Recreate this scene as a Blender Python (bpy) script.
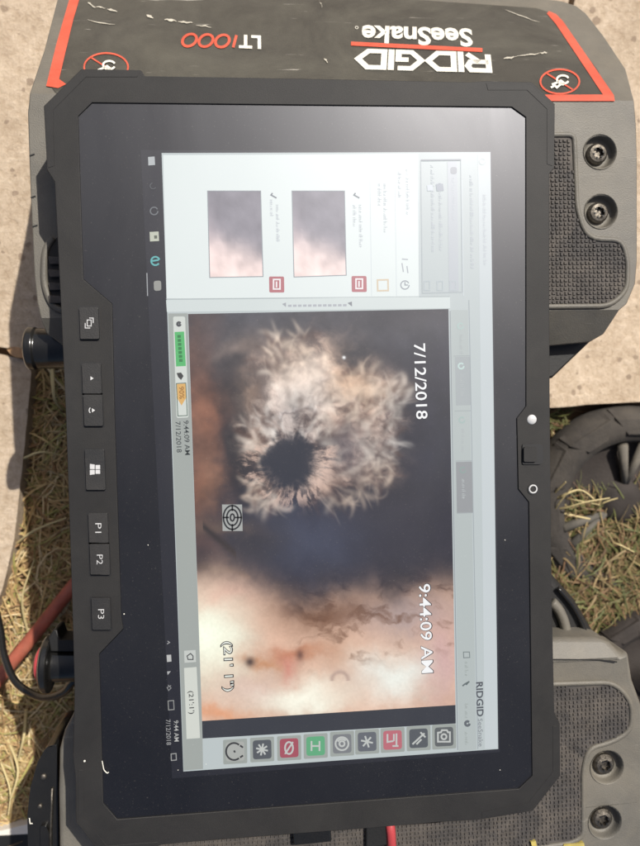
import bpy, math, random
import numpy as np
from mathutils import Vector, Matrix
from mathutils.geometry import tessellate_polygon

random.seed(7)
rng = np.random.default_rng(11)
scene = bpy.context.scene
for o in list(bpy.data.objects):
    bpy.data.objects.remove(o)
C = scene.collection

# ------------------------------------------------------------------ camera
ZT = 0.16                                    # height of the tablet glass above the paving
RW = np.array([[0.9952883, -0.02777234, 0.09289729],
               [-0.02380627, -0.99876834, -0.04353232],
               [0.09399187, 0.04111567, -0.99472359]])
F, CX, CY = 760.0, 320.0, 423.0
CAM = np.array([0.0, 0.0, ZT + 0.3060])
cd = bpy.data.cameras.new('camera')
cam = bpy.data.objects.new('camera', cd)
C.objects.link(cam)
rot = Matrix(((RW[0, 0], -RW[0, 1], -RW[0, 2]),
              (RW[1, 0], -RW[1, 1], -RW[1, 2]),
              (RW[2, 0], -RW[2, 1], -RW[2, 2])))
cam.matrix_world = Matrix.Translation(CAM) @ rot.to_4x4()
cd.sensor_fit = 'VERTICAL'
cd.sensor_height = 24.0
cd.lens = 24.0 * F / 846.0
cd.clip_start = 0.01
cd.clip_end = 200.0
scene.camera = cam
cd.dof.use_dof = True
cd.dof.focus_distance = 0.312
cd.dof.aperture_fstop = 9.0

# ------------------------------------------------------------------ light
AZ, EL = math.radians(33), math.radians(54.5)
w = bpy.data.worlds.new('World')
scene.world = w
w.use_nodes = True
nt = w.node_tree
sky = nt.nodes.new('ShaderNodeTexSky')
sky.sky_type = 'NISHITA'
sky.sun_disc = False
sky.sun_elevation = EL
sky.sun_rotation = AZ
sky.dust_density = 4.0
sky.ozone_density = 0.4
sky.air_density = 0.9
nt.links.new(sky.outputs[0], nt.nodes['Background'].inputs[0])
nt.nodes['Background'].inputs[1].default_value = 0.085
L = Vector((math.sin(AZ) * math.cos(EL), math.cos(AZ) * math.cos(EL), math.sin(EL)))
sd = bpy.data.lights.new('sun', 'SUN')
sd.energy = 4.8
sd.angle = math.radians(0.6)
sd.color = (1.0, 0.95, 0.87)
sun = bpy.data.objects.new('sun', sd)
C.objects.link(sun)
sun.rotation_euler = L.to_track_quat('Z', 'Y').to_euler()
sun.location = L * 3
scene.view_settings.view_transform = 'Standard'
scene.view_settings.look = 'None'
scene.view_settings.exposure = 0.12
scene.view_settings.gamma = 1.0
scene.view_settings.use_curve_mapping = False

# ------------------------------------------------------------------ helpers
def at(px, py, z):
    d = RW @ np.array([(px - CX) / F, (py - CY) / F, 1.0])
    return CAM + d * ((z - CAM[2]) / d[2])

def atp(px, py, p0, n):
    d = RW @ np.array([(px - CX) / F, (py - CY) / F, 1.0])
    return CAM + d * (np.dot(p0 - CAM, n) / np.dot(d, n))

ORG = {}

def thing(name, label, cat, loc, group=None):
    o = bpy.data.objects.new(name, None)
    C.objects.link(o)
    o.empty_display_size = 0.02
    o.location = loc
    ORG[o.name] = np.array(loc, float)
    o['label'] = label
    o['category'] = cat
    if group:
        o['group'] = group
    return o

def mesh(name, verts, faces, mat, parent=None, smooth=False, bevel=0.0, seg=2, angle=35, label=None, solid=0.0):
    V = np.array(verts, float)
    org = ORG[parent.name] if parent else np.zeros(3)
    me = bpy.data.meshes.new(name)
    me.from_pydata((V - org).tolist(), [], [list(f) for f in faces])
    me.update()
    o = bpy.data.objects.new(name, me)
    C.objects.link(o)
    if parent:
        o.parent = parent
    ORG[o.name] = org
    if mat:
        me.materials.append(mat)
    if smooth:
        me.polygons.foreach_set('use_smooth', [True] * len(me.polygons))
    if solid:
        m = o.modifiers.new('thick', 'SOLIDIFY')
        m.thickness = solid
        m.offset = 1
    if bevel:
        m = o.modifiers.new('bevel', 'BEVEL')
        m.width = bevel
        m.segments = seg
        m.limit_method = 'ANGLE'
        m.angle_limit = math.radians(angle)
        m.harden_normals = False
        me.polygons.foreach_set('use_smooth', [True] * len(me.polygons))
        try:
            me.set_sharp_from_angle(angle=math.radians(40))
        except Exception:
            pass
    if label:
        o['label'] = label
    return o

def join(*vf):
    V, Fc = [], []
    for v, f in vf:
        k = len(V)
        V += [tuple(p) for p in v]
        Fc += [tuple(i + k for i in q) for q in f]
    return V, Fc

def ccw(poly):
    a = sum(poly[i][0] * poly[(i + 1) % len(poly)][1] - poly[(i + 1) % len(poly)][0] * poly[i][1] for i in range(len(poly)))
    return list(poly) if a > 0 else list(poly)[::-1]

def tess(loops):
    """loops of 3D points (first outer, rest holes) -> verts, tris facing +Z"""
    V = [tuple(p) for l in loops for p in l]
    T = tessellate_polygon([[Vector((p[0], p[1], 0)) for p in l] for l in loops])
    out = []
    for a, b, c in T:
        p, q, r = V[a], V[b], V[c]
        s = (q[0] - p[0]) * (r[1] - p[1]) - (q[1] - p[1]) * (r[0] - p[0])
        if abs(s) < 1e-14:
            continue
        out.append((a, b, c) if s > 0 else (a, c, b))
    return V, out

def prism(top, z0, holes=(), close=True):
    """top: 3D loop; extruded straight down to z0; holes: loops open through the top (walls down to z0)"""
    top = ccw([tuple(p) for p in top])
    holes = [ccw([tuple(p) for p in h])[::-1] for h in holes]
    V, T = tess([top] + holes)
    n = len(V)
    V = V + [(p[0], p[1], z0) for p in V]
    Fc = list(T)
    if close:
        Fc += [(c + n, b + n, a + n) for a, b, c in T]
    k = 0
    for l in [top] + holes:
        m = len(l)
        for i in range(m):
            j = (i + 1) % m
            Fc.append((k + i, k + i + n, k + j + n, k + j))
        k += m
    return V, Fc

def pxl(pts, z):
    return [tuple(at(x, y, z)) for x, y in pts]

def round_px(pts, r, n=4):
    """round polygon corners in 2D; r may be a number or list"""
    out = []
    N = len(pts)
    for i, p in enumerate(pts):
        rr = r[i] if isinstance(r, (list, tuple)) else r
        p = np.array(p, float)
        a = np.array(pts[i - 1], float) - p
        b = np.array(pts[(i + 1) % N], float) - p
        la, lb = np.linalg.norm(a), np.linalg.norm(b)
        q = min(rr, la * .45, lb * .45)
        if q < 1e-6:
            out.append(tuple(p))
            continue
        A, B = p + a / la * q, p + b / lb * q
        for k in range(n + 1):
            t = k / n
            out.append(tuple(A * (1 - t) ** 2 + p * 2 * t * (1 - t) + B * t * t))
    return out

def flat(pts3):
    V, T = tess([ccw([tuple(p) for p in pts3])])
    return V, T

def ribbon2(pts, wd, closed=False):
    """2D polyline -> (2D verts, quads) mitred"""
    P = np.array(pts, float)
    n = len(P)
    V = []
    for i in range(n):
        if closed:
            a, b = P[i] - P[i - 1], P[(i + 1) % n] - P[i]
        else:
            a = P[i] - P[i - 1] if i else P[1] - P[0]
            b = P[i + 1] - P[i] if i < n - 1 else a
        a = a / (np.linalg.norm(a) + 1e-12)
        b = b / (np.linalg.norm(b) + 1e-12)
        na, nb = np.array([-a[1], a[0]]), np.array([-b[1], b[0]])
        m = na + nb
        m /= (np.linalg.norm(m) + 1e-12)
        s = 1 / max(.35, m @ na)
        V += [P[i] + m * wd / 2 * s, P[i] - m * wd / 2 * s]
    Q = []
    for i in range(n if closed else n - 1):
        j = (i + 1) % n
        Q.append((2 * i, 2 * i + 1, 2 * j + 1, 2 * j))
    return V, Q

def fix_up(V, Fc):
    """make every face point to +Z"""
    out = []
    for f in Fc:
        a = 0
        for i in range(len(f)):
            p, q = V[f[i]], V[f[(i + 1) % len(f)]]
            a += p[0] * q[1] - q[0] * p[1]
        out.append(tuple(f) if a > 0 else tuple(f)[::-1])
    return out

def circ(cx, cy, rx, ry=None, n=24, a0=0, a1=2 * math.pi):
    ry = ry or rx
    full = abs(a1 - a0 - 2 * math.pi) < 1e-6
    k = n if full else n + 1
    return [(cx + rx * math.cos(a0 + (a1 - a0) * i / n), cy + ry * math.sin(a0 + (a1 - a0) * i / n)) for i in range(k)]

def tube(pts, r, n=10, caps=True):
    P = [Vector(p) for p in pts]
    V, Fc = [], []
    up = Vector((0, 0, 1))
    for i, p in enumerate(P):
        t = (P[min(i + 1, len(P) - 1)] - P[max(i - 1, 0)]).normalized()
        s = t.cross(up)
        if s.length < 1e-4:
            s = Vector((1, 0, 0))
        s.normalize()
        u = s.cross(t)
        rr = r[i] if isinstance(r, (list, tuple)) else r
        for k in range(n):
            a = 2 * math.pi * k / n
            V.append(tuple(p + s * math.cos(a) * rr + u * math.sin(a) * rr))
    for i in range(len(P) - 1):
        for k in range(n):
            l = (k + 1) % n
            Fc.append((i * n + k, i * n + l, (i + 1) * n + l, (i + 1) * n + k))
    if caps:
        Fc.append(tuple(range(n))[::-1])
        Fc.append(tuple((len(P) - 1) * n + k for k in range(n)))
    return V, Fc

def smooth_path(pts, n=8):
    P = [np.array(p, float) for p in pts]
    out = []
    for i in range(len(P) - 1):
        p0, p1, p2, p3 = P[max(i - 1, 0)], P[i], P[i + 1], P[min(i + 2, len(P) - 1)]
        for k in range(n):
            t = k / n
            out.append(tuple(.5 * (2 * p1 + (p2 - p0) * t + (2 * p0 - 5 * p1 + 4 * p2 - p3) * t * t + (3 * p1 - p0 - 3 * p2 + p3) * t ** 3)))
    out.append(tuple(P[-1]))
    return out

def lathe(prof, M, n=24, close_end=True):
    """prof: (radius, height) list; M: 4x4 frame, axis = local Z"""
    V, Fc = [], []
    for r, h in prof:
        for k in range(n):
            a = 2 * math.pi * k / n
            V.append(tuple(M @ Vector((r * math.cos(a), r * math.sin(a), h))))
    for i in range(len(prof) - 1):
        for k in range(n):
            l = (k + 1) % n
            Fc.append((i * n + k, i * n + l, (i + 1) * n + l, (i + 1) * n + k))
    if close_end:
        Fc.append(tuple((len(prof) - 1) * n + k for k in range(n)))
    return V, Fc

# ------------------------------------------------------------------ materials
def nodes(name):
    m = bpy.data.materials.new(name)
    m.use_nodes = True
    return m, m.node_tree.nodes, m.node_tree.links, m.node_tree.nodes['Principled BSDF']

def plastic(name, col, rough=.5, var=.15, scale=60, dust=0.0, dustcol=(.42, .36, .28), bump=.1, bscale=900, spec=.5, metal=0, scratch=0.0):
    m, N, K, b = nodes(name)
    tc = N.new('ShaderNodeTexCoord')
    n1 = N.new('ShaderNodeTexNoise')
    n1.inputs['Scale'].default_value = scale
    n1.inputs['Detail'].default_value = 6
    n1.inputs['Roughness'].default_value = .65
    K.new(tc.outputs['Object'], n1.inputs['Vector'])
    r = N.new('ShaderNodeValToRGB')
    r.color_ramp.elements[0].position = .3
    r.color_ramp.elements[1].position = .72
    r.color_ramp.elements[0].color = tuple(c * (1 - var) for c in col) + (1,)
    r.color_ramp.elements[1].color = tuple(min(1, c * (1 + var)) for c in col) + (1,)
    K.new(n1.outputs[0], r.inputs[0])
    out = r.outputs[0]
    if dust:
        n2 = N.new('ShaderNodeTexNoise')
        n2.inputs['Scale'].default_value = scale * .45
        n2.inputs['Detail'].default_value = 9
        n2.inputs['Roughness'].default_value = .75
        n2.inputs['Distortion'].default_value = .6
        K.new(tc.outputs['Object'], n2.inputs['Vector'])
        mr = N.new('ShaderNodeMapRange')
        mr.inputs[1].default_value = .42
        mr.inputs[2].default_value = .78
        mr.inputs[4].default_value = dust
        K.new(n2.outputs[0], mr.inputs[0])
        mx = N.new('ShaderNodeMixRGB')
        mx.inputs[2].default_value = dustcol + (1,)
        K.new(mr.outputs[0], mx.inputs[0])
        K.new(out, mx.inputs[1])
        out = mx.outputs[0]
    if scratch:
        mp = N.new('ShaderNodeMapping')
        mp.inputs['Scale'].default_value = (30, 420, 60)
        mp.inputs['Rotation'].default_value = (0, 0, .5)
        K.new(tc.outputs['Object'], mp.inputs[0])
        n3 = N.new('ShaderNodeTexNoise')
        n3.inputs['Scale'].default_value = 1.2
        n3.inputs['Detail'].default_value = 2
        n3.inputs['Distortion'].default_value = 1.2
        K.new(mp.outputs[0], n3.inputs['Vector'])
        mr = N.new('ShaderNodeMapRange')
        mr.inputs[1].default_value = .70
        mr.inputs[2].default_value = .76
        mr.inputs[4].default_value = scratch
        K.new(n3.outputs[0], mr.inputs[0])
        mx = N.new('ShaderNodeMixRGB')
        mx.inputs[2].default_value = (.5, .47, .42, 1)
        K.new(mr.outputs[0], mx.inputs[0])
        K.new(out, mx.inputs[1])
        out = mx.outputs[0]
    K.new(out, b.inputs['Base Color'])
    b.inputs['Roughness'].default_value = rough
    b.inputs['Specular IOR Level'].default_value = spec
    b.inputs['Metallic'].default_value = metal
    if bump:
        n4 = N.new('ShaderNodeTexNoise')
        n4.inputs['Scale'].default_value = bscale
        n4.inputs['Detail'].default_value = 3
        K.new(tc.outputs['Object'], n4.inputs['Vector'])
        bp = N.new('ShaderNodeBump')
        bp.inputs['Strength'].default_value = bump
        bp.inputs['Distance'].default_value = .0006
        K.new(n4.outputs[0], bp.inputs['Height'])
        K.new(bp.outputs[0], b.inputs['Normal'])
    return m

def smudge(N, K, b):
    tc = N.new('ShaderNodeTexCoord')
    mp = N.new('ShaderNodeMapping')
    mp.inputs['Scale'].default_value = (1.0, .45, 1)
    mp.inputs['Rotation'].default_value = (0, 0, .25)
    K.new(tc.outputs['Object'], mp.inputs[0])
    n = N.new('ShaderNodeTexNoise')
    n.inputs['Scale'].default_value = 22
    n.inputs['Detail'].default_value = 7
    n.inputs['Roughness'].default_value = .6
    n.inputs['Distortion'].default_value = .8
    K.new(mp.outputs[0], n.inputs['Vector'])
    mr = N.new('ShaderNodeMapRange')
    mr.inputs[1].default_value = .3
    mr.inputs[2].default_value = .72
    mr.inputs[3].default_value = GLOSS_R - .035
    mr.inputs[4].default_value = GLOSS_R + .05
    K.new(n.outputs[0], mr.inputs[0])
    K.new(mr.outputs[0], b.inputs['Roughness'])
    n2 = N.new('ShaderNodeTexNoise')
    n2.inputs['Scale'].default_value = 1500
    n2.inputs['Detail'].default_value = 2
    K.new(tc.outputs['Object'], n2.inputs['Vector'])
    r2 = N.new('ShaderNodeValToRGB')
    r2.color_ramp.elements[0].position = .66
    r2.color_ramp.elements[1].position = .80
    r2.color_ramp.elements[0].color = (.004, .004, .005, 1)
    r2.color_ramp.elements[1].color = (.05, .047, .042, 1)
    K.new(n2.outputs[0], r2.inputs[0])
    K.new(r2.outputs[0], b.inputs['Base Color'])

GLOSS_R, GLOSS_S = .38, .60
_scr = {}

def screen(col, k=1.0, base=.004):
    key = tuple(round(c * k, 4) for c in col)
    if key in _scr:
        return _scr[key]
    m, N, Kk, b = nodes('screen_%d' % len(_scr))
    b.inputs['Base Color'].default_value = (base, base, base * 1.15, 1)
    b.inputs['Roughness'].default_value = GLOSS_R
    b.inputs['Specular IOR Level'].default_value = GLOSS_S
    b.inputs['Specular Tint'].default_value = (.90, .92, 1.0, 1)
    b.inputs['IOR'].default_value = 1.58
    smudge(N, Kk, b)
    b.inputs['Emission Color'].default_value = key + (1,)
    b.inputs['Emission Strength'].default_value = 1.0
    _scr[key] = m
    return m

def screen_attr(name):
    m, N, K, b = nodes(name)
    b.inputs['Base Color'].default_value = (.004, .004, .005, 1)
    b.inputs['Roughness'].default_value = GLOSS_R
    b.inputs['Specular IOR Level'].default_value = GLOSS_S
    b.inputs['Specular Tint'].default_value = (.90, .92, 1.0, 1)
    b.inputs['IOR'].default_value = 1.58
    a = N.new('ShaderNodeVertexColor')
    smudge(N, K, b)
    a.layer_name = 'Col'
    K.new(a.outputs[0], b.inputs['Emission Color'])
    b.inputs['Emission Strength'].default_value = 1.0
    return m

M_RUBBER = plastic('tablet_rubber', (.015, .0145, .0145), .6, .2, 40, dust=.16, dustcol=(.07, .065, .055), bump=.10, bscale=2600, spec=.32)
M_BUTTON = plastic('button_rubber', (.013, .013, .0135), .5, .1, 60, dust=.04, bump=.15, bscale=2600)
M_GROOVE = plastic('groove_black', (.006, .006, .007), .6, .1, 60, bump=0)
M_PRINT = plastic('white_print', (.48, .48, .48), .6, .05, 200, bump=0)
M_GREY = plastic('grey_housing', (.112, .105, .090), .55, .2, 45, dust=.5, dustcol=(.20, .175, .13), bump=.3, bscale=1800, scratch=.12)
M_LABEL = plastic('charcoal_label', (.040, .039, .034), .48, .2, 30, dust=.48, dustcol=(.15, .145, .115), bump=.12, bscale=1500, scratch=.6)
M_RED = plastic('red_print', (.54, .075, .040), .5, .2, 80, dust=.12, bump=.1)
M_WHITE = plastic('white_letter', (.70, .68, .60), .5, .12, 150, dust=.2, dustcol=(.3, .28, .22), bump=0)
M_SCUFF = plastic('scuff', (.46, .43, .36), .7, .4, 300, dust=.4, dustcol=(.2, .19, .15), bump=0)
M_GRIP = plastic('grip_rubber', (.045, .041, .039), .75, .35, 160, dust=.85, dustcol=(.135, .115, .095), bump=.2)
M_BLACK = plastic('black_shell', (.006, .006, .006), .6, .2, 50, dust=.06, dustcol=(.05, .045, .035), bump=.15)
M_BLACKGLOSS = plastic('black_gloss', (.010, .010, .010), .25, .2, 50, dust=.10, dustcol=(.08, .07, .055), bump=.1)
M_STEEL = plastic('screw_steel', (.15, .135, .115), .55, .6, 500, bump=.3, metal=1, bscale=900)
M_YELLOW = plastic('yellow_print', (.42, .34, .09), .6, .3, 100, bump=0)
M_HOSE = plastic('red_hose', (.36, .085, .050), .55, .3, 90, dust=.5, dustcol=(.30, .16, .10), bump=.15)
M_HOSE2 = plastic('dull_red_hose', (.30, .075, .05), .6, .2, 70, dust=.35, dustcol=(.32, .2, .14), bump=.15)
M_TYRE = plastic('tyre_rubber', (.038, .033, .029), .9, .3, 60, dust=.6, dustcol=(.10, .085, .066), bump=.5, bscale=700)
M_TYREDARK = plastic('wheel_dark', (.026, .020, .017), .8, .25, 50, dust=.3, dustcol=(.06, .05, .04), bump=.4, bscale=600)
M_SPOKE = plastic('spoke_grey', (.085, .078, .066), .8, .2, 70, dust=.3, bump=.2)
M_BOARD = plastic('white_board', (.75, .70, .62), .6, .08, 60, dust=.1, bump=.1)
M_PINK = plastic('red_cap', (.40, .05, .055), .4, .1, 60, bump=0)
M_LEAF = plastic('dry_leaf', (.45, .27, .14), .7, .3, 120, bump=.2)
M_STONE = plastic('pebble', (.36, .27, .22), .85, .25, 200, bump=.4, bscale=800)

def concrete():
    m, N, K, b = nodes('concrete')
    tc = N.new('ShaderNodeTexCoord')
    def noise(s, d=8, r=.65, dist=0):
        n = N.new('ShaderNodeTexNoise')
        n.inputs['Scale'].default_value = s
        n.inputs['Detail'].default_value = d
        n.inputs['Roughness'].default_value = r
        n.inputs['Distortion'].default_value = dist
        K.new(tc.outputs['Object'], n.inputs['Vector'])
        return n
    a = noise(26, 10, .72, .3)
    ra = N.new('ShaderNodeValToRGB')
    ra.color_ramp.elements[0].position = .3
    ra.color_ramp.elements[1].position = .7
    ra.color_ramp.elements[0].color = (.44, .35, .26, 1)
    ra.color_ramp.elements[1].color = (.68, .57, .45, 1)
    K.new(a.outputs[0], ra.inputs[0])
    g = noise(170, 6, .8)
    rg = N.new('ShaderNodeValToRGB')
    rg.color_ramp.elements[0].position = .34
    rg.color_ramp.elements[1].position = .62
    rg.color_ramp.elements[0].color = (.74, .68, .61, 1)
    rg.color_ramp.elements[1].color = (1.06, 1.05, 1.03, 1)
    K.new(g.outputs[0], rg.inputs[0])
    mu = N.new('ShaderNodeMixRGB')
    mu.blend_type = 'MULTIPLY'
    mu.inputs[0].default_value = 1
    K.new(ra.outputs[0], mu.inputs[1])
    K.new(rg.outputs[0], mu.inputs[2])
    # darker aggregate pits
    v = N.new('ShaderNodeTexVoronoi')
    v.inputs['Scale'].default_value = 110
    v.inputs['Randomness'].default_value = 1
    K.new(tc.outputs['Object'], v.inputs['Vector'])
    gate = noise(60, 4)
    ma = N.new('ShaderNodeMath')
    ma.operation = 'MULTIPLY_ADD'
    ma.inputs[1].default_value = -1.0
    ma.inputs[2].default_value = .66
    K.new(gate.outputs[0], ma.inputs[0])
    lt = N.new('ShaderNodeMath')
    lt.operation = 'LESS_THAN'
    K.new(v.outputs['Distance'], lt.inputs[0])
    K.new(ma.outputs[0], lt.inputs[1])
    sc = N.new('ShaderNodeMath')
    sc.operation = 'MULTIPLY'
    sc.inputs[1].default_value = .75
    K.new(lt.outputs[0], sc.inputs[0])
    pit = N.new('ShaderNodeMixRGB')
    pit.inputs[2].default_value = (.27, .20, .145, 1)
    K.new(sc.outputs[0], pit.inputs[0])
    K.new(mu.outputs[0], pit.inputs[1])
    K.new(pit.outputs[0], b.inputs['Base Color'])
    b.inputs['Roughness'].default_value = .9
    b.inputs['Specular IOR Level'].default_value = .2
    ad = N.new('ShaderNodeMath')
    ad.operation = 'SUBTRACT'
    K.new(g.outputs[0], ad.inputs[0])
    K.new(sc.outputs[0], ad.inputs[1])
    bp = N.new('ShaderNodeBump')
    bp.inputs['Strength'].default_value = .7
    bp.inputs['Distance'].default_value = .0030
    K.new(ad.outputs[0], bp.inputs['Height'])
    K.new(bp.outputs[0], b.inputs['Normal'])
    return m

M_CONC = concrete()
M_SOIL = plastic('soil', (.19, .12, .07), .95, .45, 55, dust=.5, dustcol=(.26, .18, .11), bump=1.0, bscale=350, spec=.1)

def grass_mat():
    m, N, K, b = nodes('straw')
    a = N.new('ShaderNodeVertexColor')
    a.layer_name = 'Col'
    K.new(a.outputs[0], b.inputs['Base Color'])
    b.inputs['Roughness'].default_value = .65
    b.inputs['Specular IOR Level'].default_value = .3
    return m
M_GRASS = grass_mat()

def colours(o, cols):
    a = o.data.color_attributes.new('Col', 'FLOAT_COLOR', 'POINT')
    arr = np.ones((len(o.data.vertices), 4), np.float32)
    arr[:, :3] = cols
    a.data.foreach_set('color', arr.ravel())

# text: unit-box 2D mesh (x,y in 0..1) for a string
_txt = {}
def text_unit(s, bold=0.0, shear=0.0):
    key = (s, bold, shear)
    if key in _txt:
        return _txt[key]
    cu = bpy.data.curves.new('glyphs', 'FONT')
    cu.body = s
    cu.offset = bold
    cu.shear = shear
    cu.resolution_u = 3
    cu.fill_mode = 'FRONT'
    o = bpy.data.objects.new('glyphs', cu)
    C.objects.link(o)
    dg = bpy.context.evaluated_depsgraph_get()
    me = bpy.data.meshes.new_from_object(o.evaluated_get(dg))
    V = np.array([v.co[:2] for v in me.vertices])
    Fc = [tuple(p.vertices) for p in me.polygons]
    lo, hi = V.min(0), V.max(0)
    V = (V - lo) / (hi - lo)
    bpy.data.objects.remove(o)
    bpy.data.meshes.remove(me)
    bpy.data.curves.remove(cu)
    _txt[key] = (V, Fc)
    return _txt[key]

def text_px(s, a, b, h, z, bold=0.0, shear=0.0):
    """text whose box starts at px a (reading start, mid-height) and ends at px b, height h px, lying on plane z"""
    V, Fc = text_unit(s, bold, shear)
    A, B = np.array(at(*a, z)), np.array(at(*b, z))
    d = B - A
    Ln = np.linalg.norm(d)
    d /= Ln
    u = np.array([-d[1], d[0], 0])
    sc = np.linalg.norm(np.array(at(a[0] + 1, a[1], z)) - A)
    P = [A + d * Ln * x + u * (y - .5) * h * sc for x, y in V]
    return P, fix_up(P, Fc)

def strokes_px(lines, wd, z):
    """several px polylines -> one flat mesh on plane z"""
    parts = []
    for l in lines:
        closed = False
        if isinstance(l, tuple) and l[0] == 'c':
            closed, l = True, l[1]
        v, q = ribbon2(l, wd, closed)
        P = [tuple(at(x, y, z)) for x, y in v]
        parts.append((P, fix_up(P, q)))
    return join(*parts)

def fill_px(pts, z):
    return flat(pxl(pts, z))

def vnoise(x, y, seed=0):
    r = np.random.default_rng(seed)
    T = r.random((256, 256))
    xi, yi = np.floor(x).astype(int), np.floor(y).astype(int)
    fx, fy = x - xi, y - yi
    fx, fy = fx * fx * (3 - 2 * fx), fy * fy * (3 - 2 * fy)
    g = lambda i, j: T[i % 256, j % 256]
    return (g(xi, yi) * (1 - fx) + g(xi + 1, yi) * fx) * (1 - fy) + (g(xi, yi + 1) * (1 - fx) + g(xi + 1, yi + 1) * fx) * fy

def fbm(x, y, oct=5, seed=0, gain=.55):
    s, a, t = 0, 1, 0
    for o in range(oct):
        s = s + a * vnoise(x * 2 ** o + 17.3 * o, y * 2 ** o + 5.1 * o, seed + o)
        t += a
        a *= gain
    return s / t

# ================================================================== SETTING
ZD = -0.022           # soil level; paving top is z = 0
g = 60.0
v = [(-g, -g, ZD), (g, -g, ZD), (g, g, ZD), (-g, g, ZD)]
ground = mesh('ground', v, [(0, 1, 2, 3)], M_SOIL)
ground['kind'] = 'structure'

# paving: three slabs on one bed
bed_px = [(-700, -900), (1500, -900), (1500, 402), (545, 405), (60, 350), (30, 366), (22, 470), (14, 540), (2, 590), (-16, 640), (-60, 720), (-700, 760)]
bed = mesh('pavement', *prism(pxl(bed_px, -0.012), ZD - .01), M_SOIL)
bed['kind'] = 'structure'

def rough_edge(pts, step=14, amp=1.1, seed=0):
    r = random.Random(seed)
    out = []
    for i in range(len(pts)):
        a, b = np.array(pts[i], float), np.array(pts[(i + 1) % len(pts)], float)
        Ls = np.linalg.norm(b - a)
        n = max(1, int(min(Ls, 900) / step)) if max(abs(a).max(), abs(b).max()) < 800 else 1
        nn = np.array([-(b - a)[1], (b - a)[0]]) / (Ls + 1e-9)
        for k in range(n):
            p = a + (b - a) * k / n
            out.append(tuple(p + nn * r.uniform(-amp, amp) * (k > 0)))
    return out

slabs = [
    [(-700, -900), (569, -900), (569, 0), (566, 15), (530, 330), (520, 406), (300, 395), (60, 352), (30, 352), (0, 347), (-700, 310)],
    [(575, -900), (1500, -900), (1500, 403), (640, 402), (600, 404), (545, 408), (524, 406), (534, 330), (571, 15), (575, 0)],
    [(-700, 316), (0, 354), (27, 360), (31, 372), (27, 420), (22, 470), (14, 540), (2, 590), (-16, 640), (-60, 720), (-700, 760)],
]
for i, s in enumerate(slabs):
    o = mesh('slab', *prism(pxl(rough_edge(s, 12, .5, i), 0.0), -0.05), M_CONC, bed, bevel=.003, seg=2)

# ================================================================== CASE
ZL = ZT - 0.030                    # flat top of the case under the tablet
case = thing('equipment_case', 'worn grey and charcoal wheeled equipment case with red border stripes carrying the tablet', 'equipment case', (0, 0, 0))
Y0 = at(320, 97, ZL)[1]
TILT = math.radians(40)
NS = np.array([0, math.sin(TILT), math.cos(TILT)])      # normal of the sloped label face
P0 = np.array([0, Y0, ZL])

def top(px, py, up=0.0):
    """px -> point on the upper housing's top (flat, then sloping away), lifted by up"""
    p = at(px, py, ZL + up)
    if p[1] > Y0:
        p = atp(px, py, P0 + NS * up, NS)
    return tuple(p)

ZS = 0.106     # where the grey housing ends and the black shell begins
# --- upper housing
cups_up = [(600, 152), (601, 211.5)]
CUP = 16.5
left_px = [(28.5, 104), (27.5, 112), (29, 160), (31, 210), (34, 275), (37, 303)]
front_px = [(46, 333), (62, 345), (80, 349), (548, 346), (590, 342), (604, 334)]
right_px = [(627, 304), (635.5, 284), (637.5, 260), (637.5, 160), (636.5, 125)]
slope_px = [(626, 69), (604, 36), (586, 13), (577, 6), (562, 1), (540, -2), (420, -6), (300, -9), (150, -14), (70, -17), (61, -12), (57, 0), (44, 50)]
foldR = tuple([at(634.5, 97, ZL)[0], Y0, ZL])
foldL = tuple([at(29.5, 97, ZL)[0], Y0, ZL])
Y1 = at(320, 314, ZL)[1]
frontR = tuple([at(620, 314, ZL)[0], Y1, ZL])
frontL = tuple([at(40, 314, ZL)[0], Y1, ZL])
TF = math.radians(38)
NF = np.array([0, -math.sin(TF), math.cos(TF)])
LP = [tuple(at(x, y, ZL)) for x, y in left_px]
FP = [tuple(atp(x, y, np.array(frontL), NF)) for x, y in front_px]
RP = [tuple(at(x, y, ZL)) for x, y in right_px]
SP = [top(x, y) for x, y in slope_px]
flat_loop = LP + [frontL, frontR] + RP + [foldR, foldL]
facets_up = [flat_loop, [foldL, foldR] + SP, [frontL] + FP + [frontR]]
per_up = LP + [frontL] + FP + [frontR] + RP + [foldR] + SP + [foldL]
holes = [[tuple(at(x, y, ZL)) for x, y in circ(cx, cy, CUP, n=28)] for cx, cy in cups_up]

def housing(name, facets, per, holes, zb, parent, mat):
    V, Fc = [], []
    for i, f in enumerate(facets):
        loops = [ccw(f)] + ([ccw(h)[::-1] for h in holes] if i == 0 else [])
        v, t = tess(loops)
        k = len(V)
        V += v
        Fc += [tuple(j + k for j in q) for q in t]
    per = ccw(per)
    k = len(V)
    n = len(per)
    V += per + [(p[0], p[1], zb) for p in per]
    for i in range(n):
        j = (i + 1) % n
        Fc.append((k + i, k + n + i, k + n + j, k + j))
    o = mesh(name, V, Fc, mat, parent)
    import bmesh
    bm = bmesh.new()
    bm.from_mesh(o.data)
    bmesh.ops.remove_doubles(bm, verts=bm.verts, dist=1e-5)
    bm.to_mesh(o.data)
    bm.free()
    m = o.modifiers.new('bevel', 'BEVEL')
    m.width = .0040
    m.segments = 4
    m.limit_method = 'ANGLE'
    m.angle_limit = math.radians(48)
    o.data.polygons.foreach_set('use_smooth', [True] * len(o.data.polygons))
    o.data.set_sharp_from_angle(angle=math.radians(22))
    return o

housing('upper_housing', facets_up, per_up, holes, .045, case, M_GREY)

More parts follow.
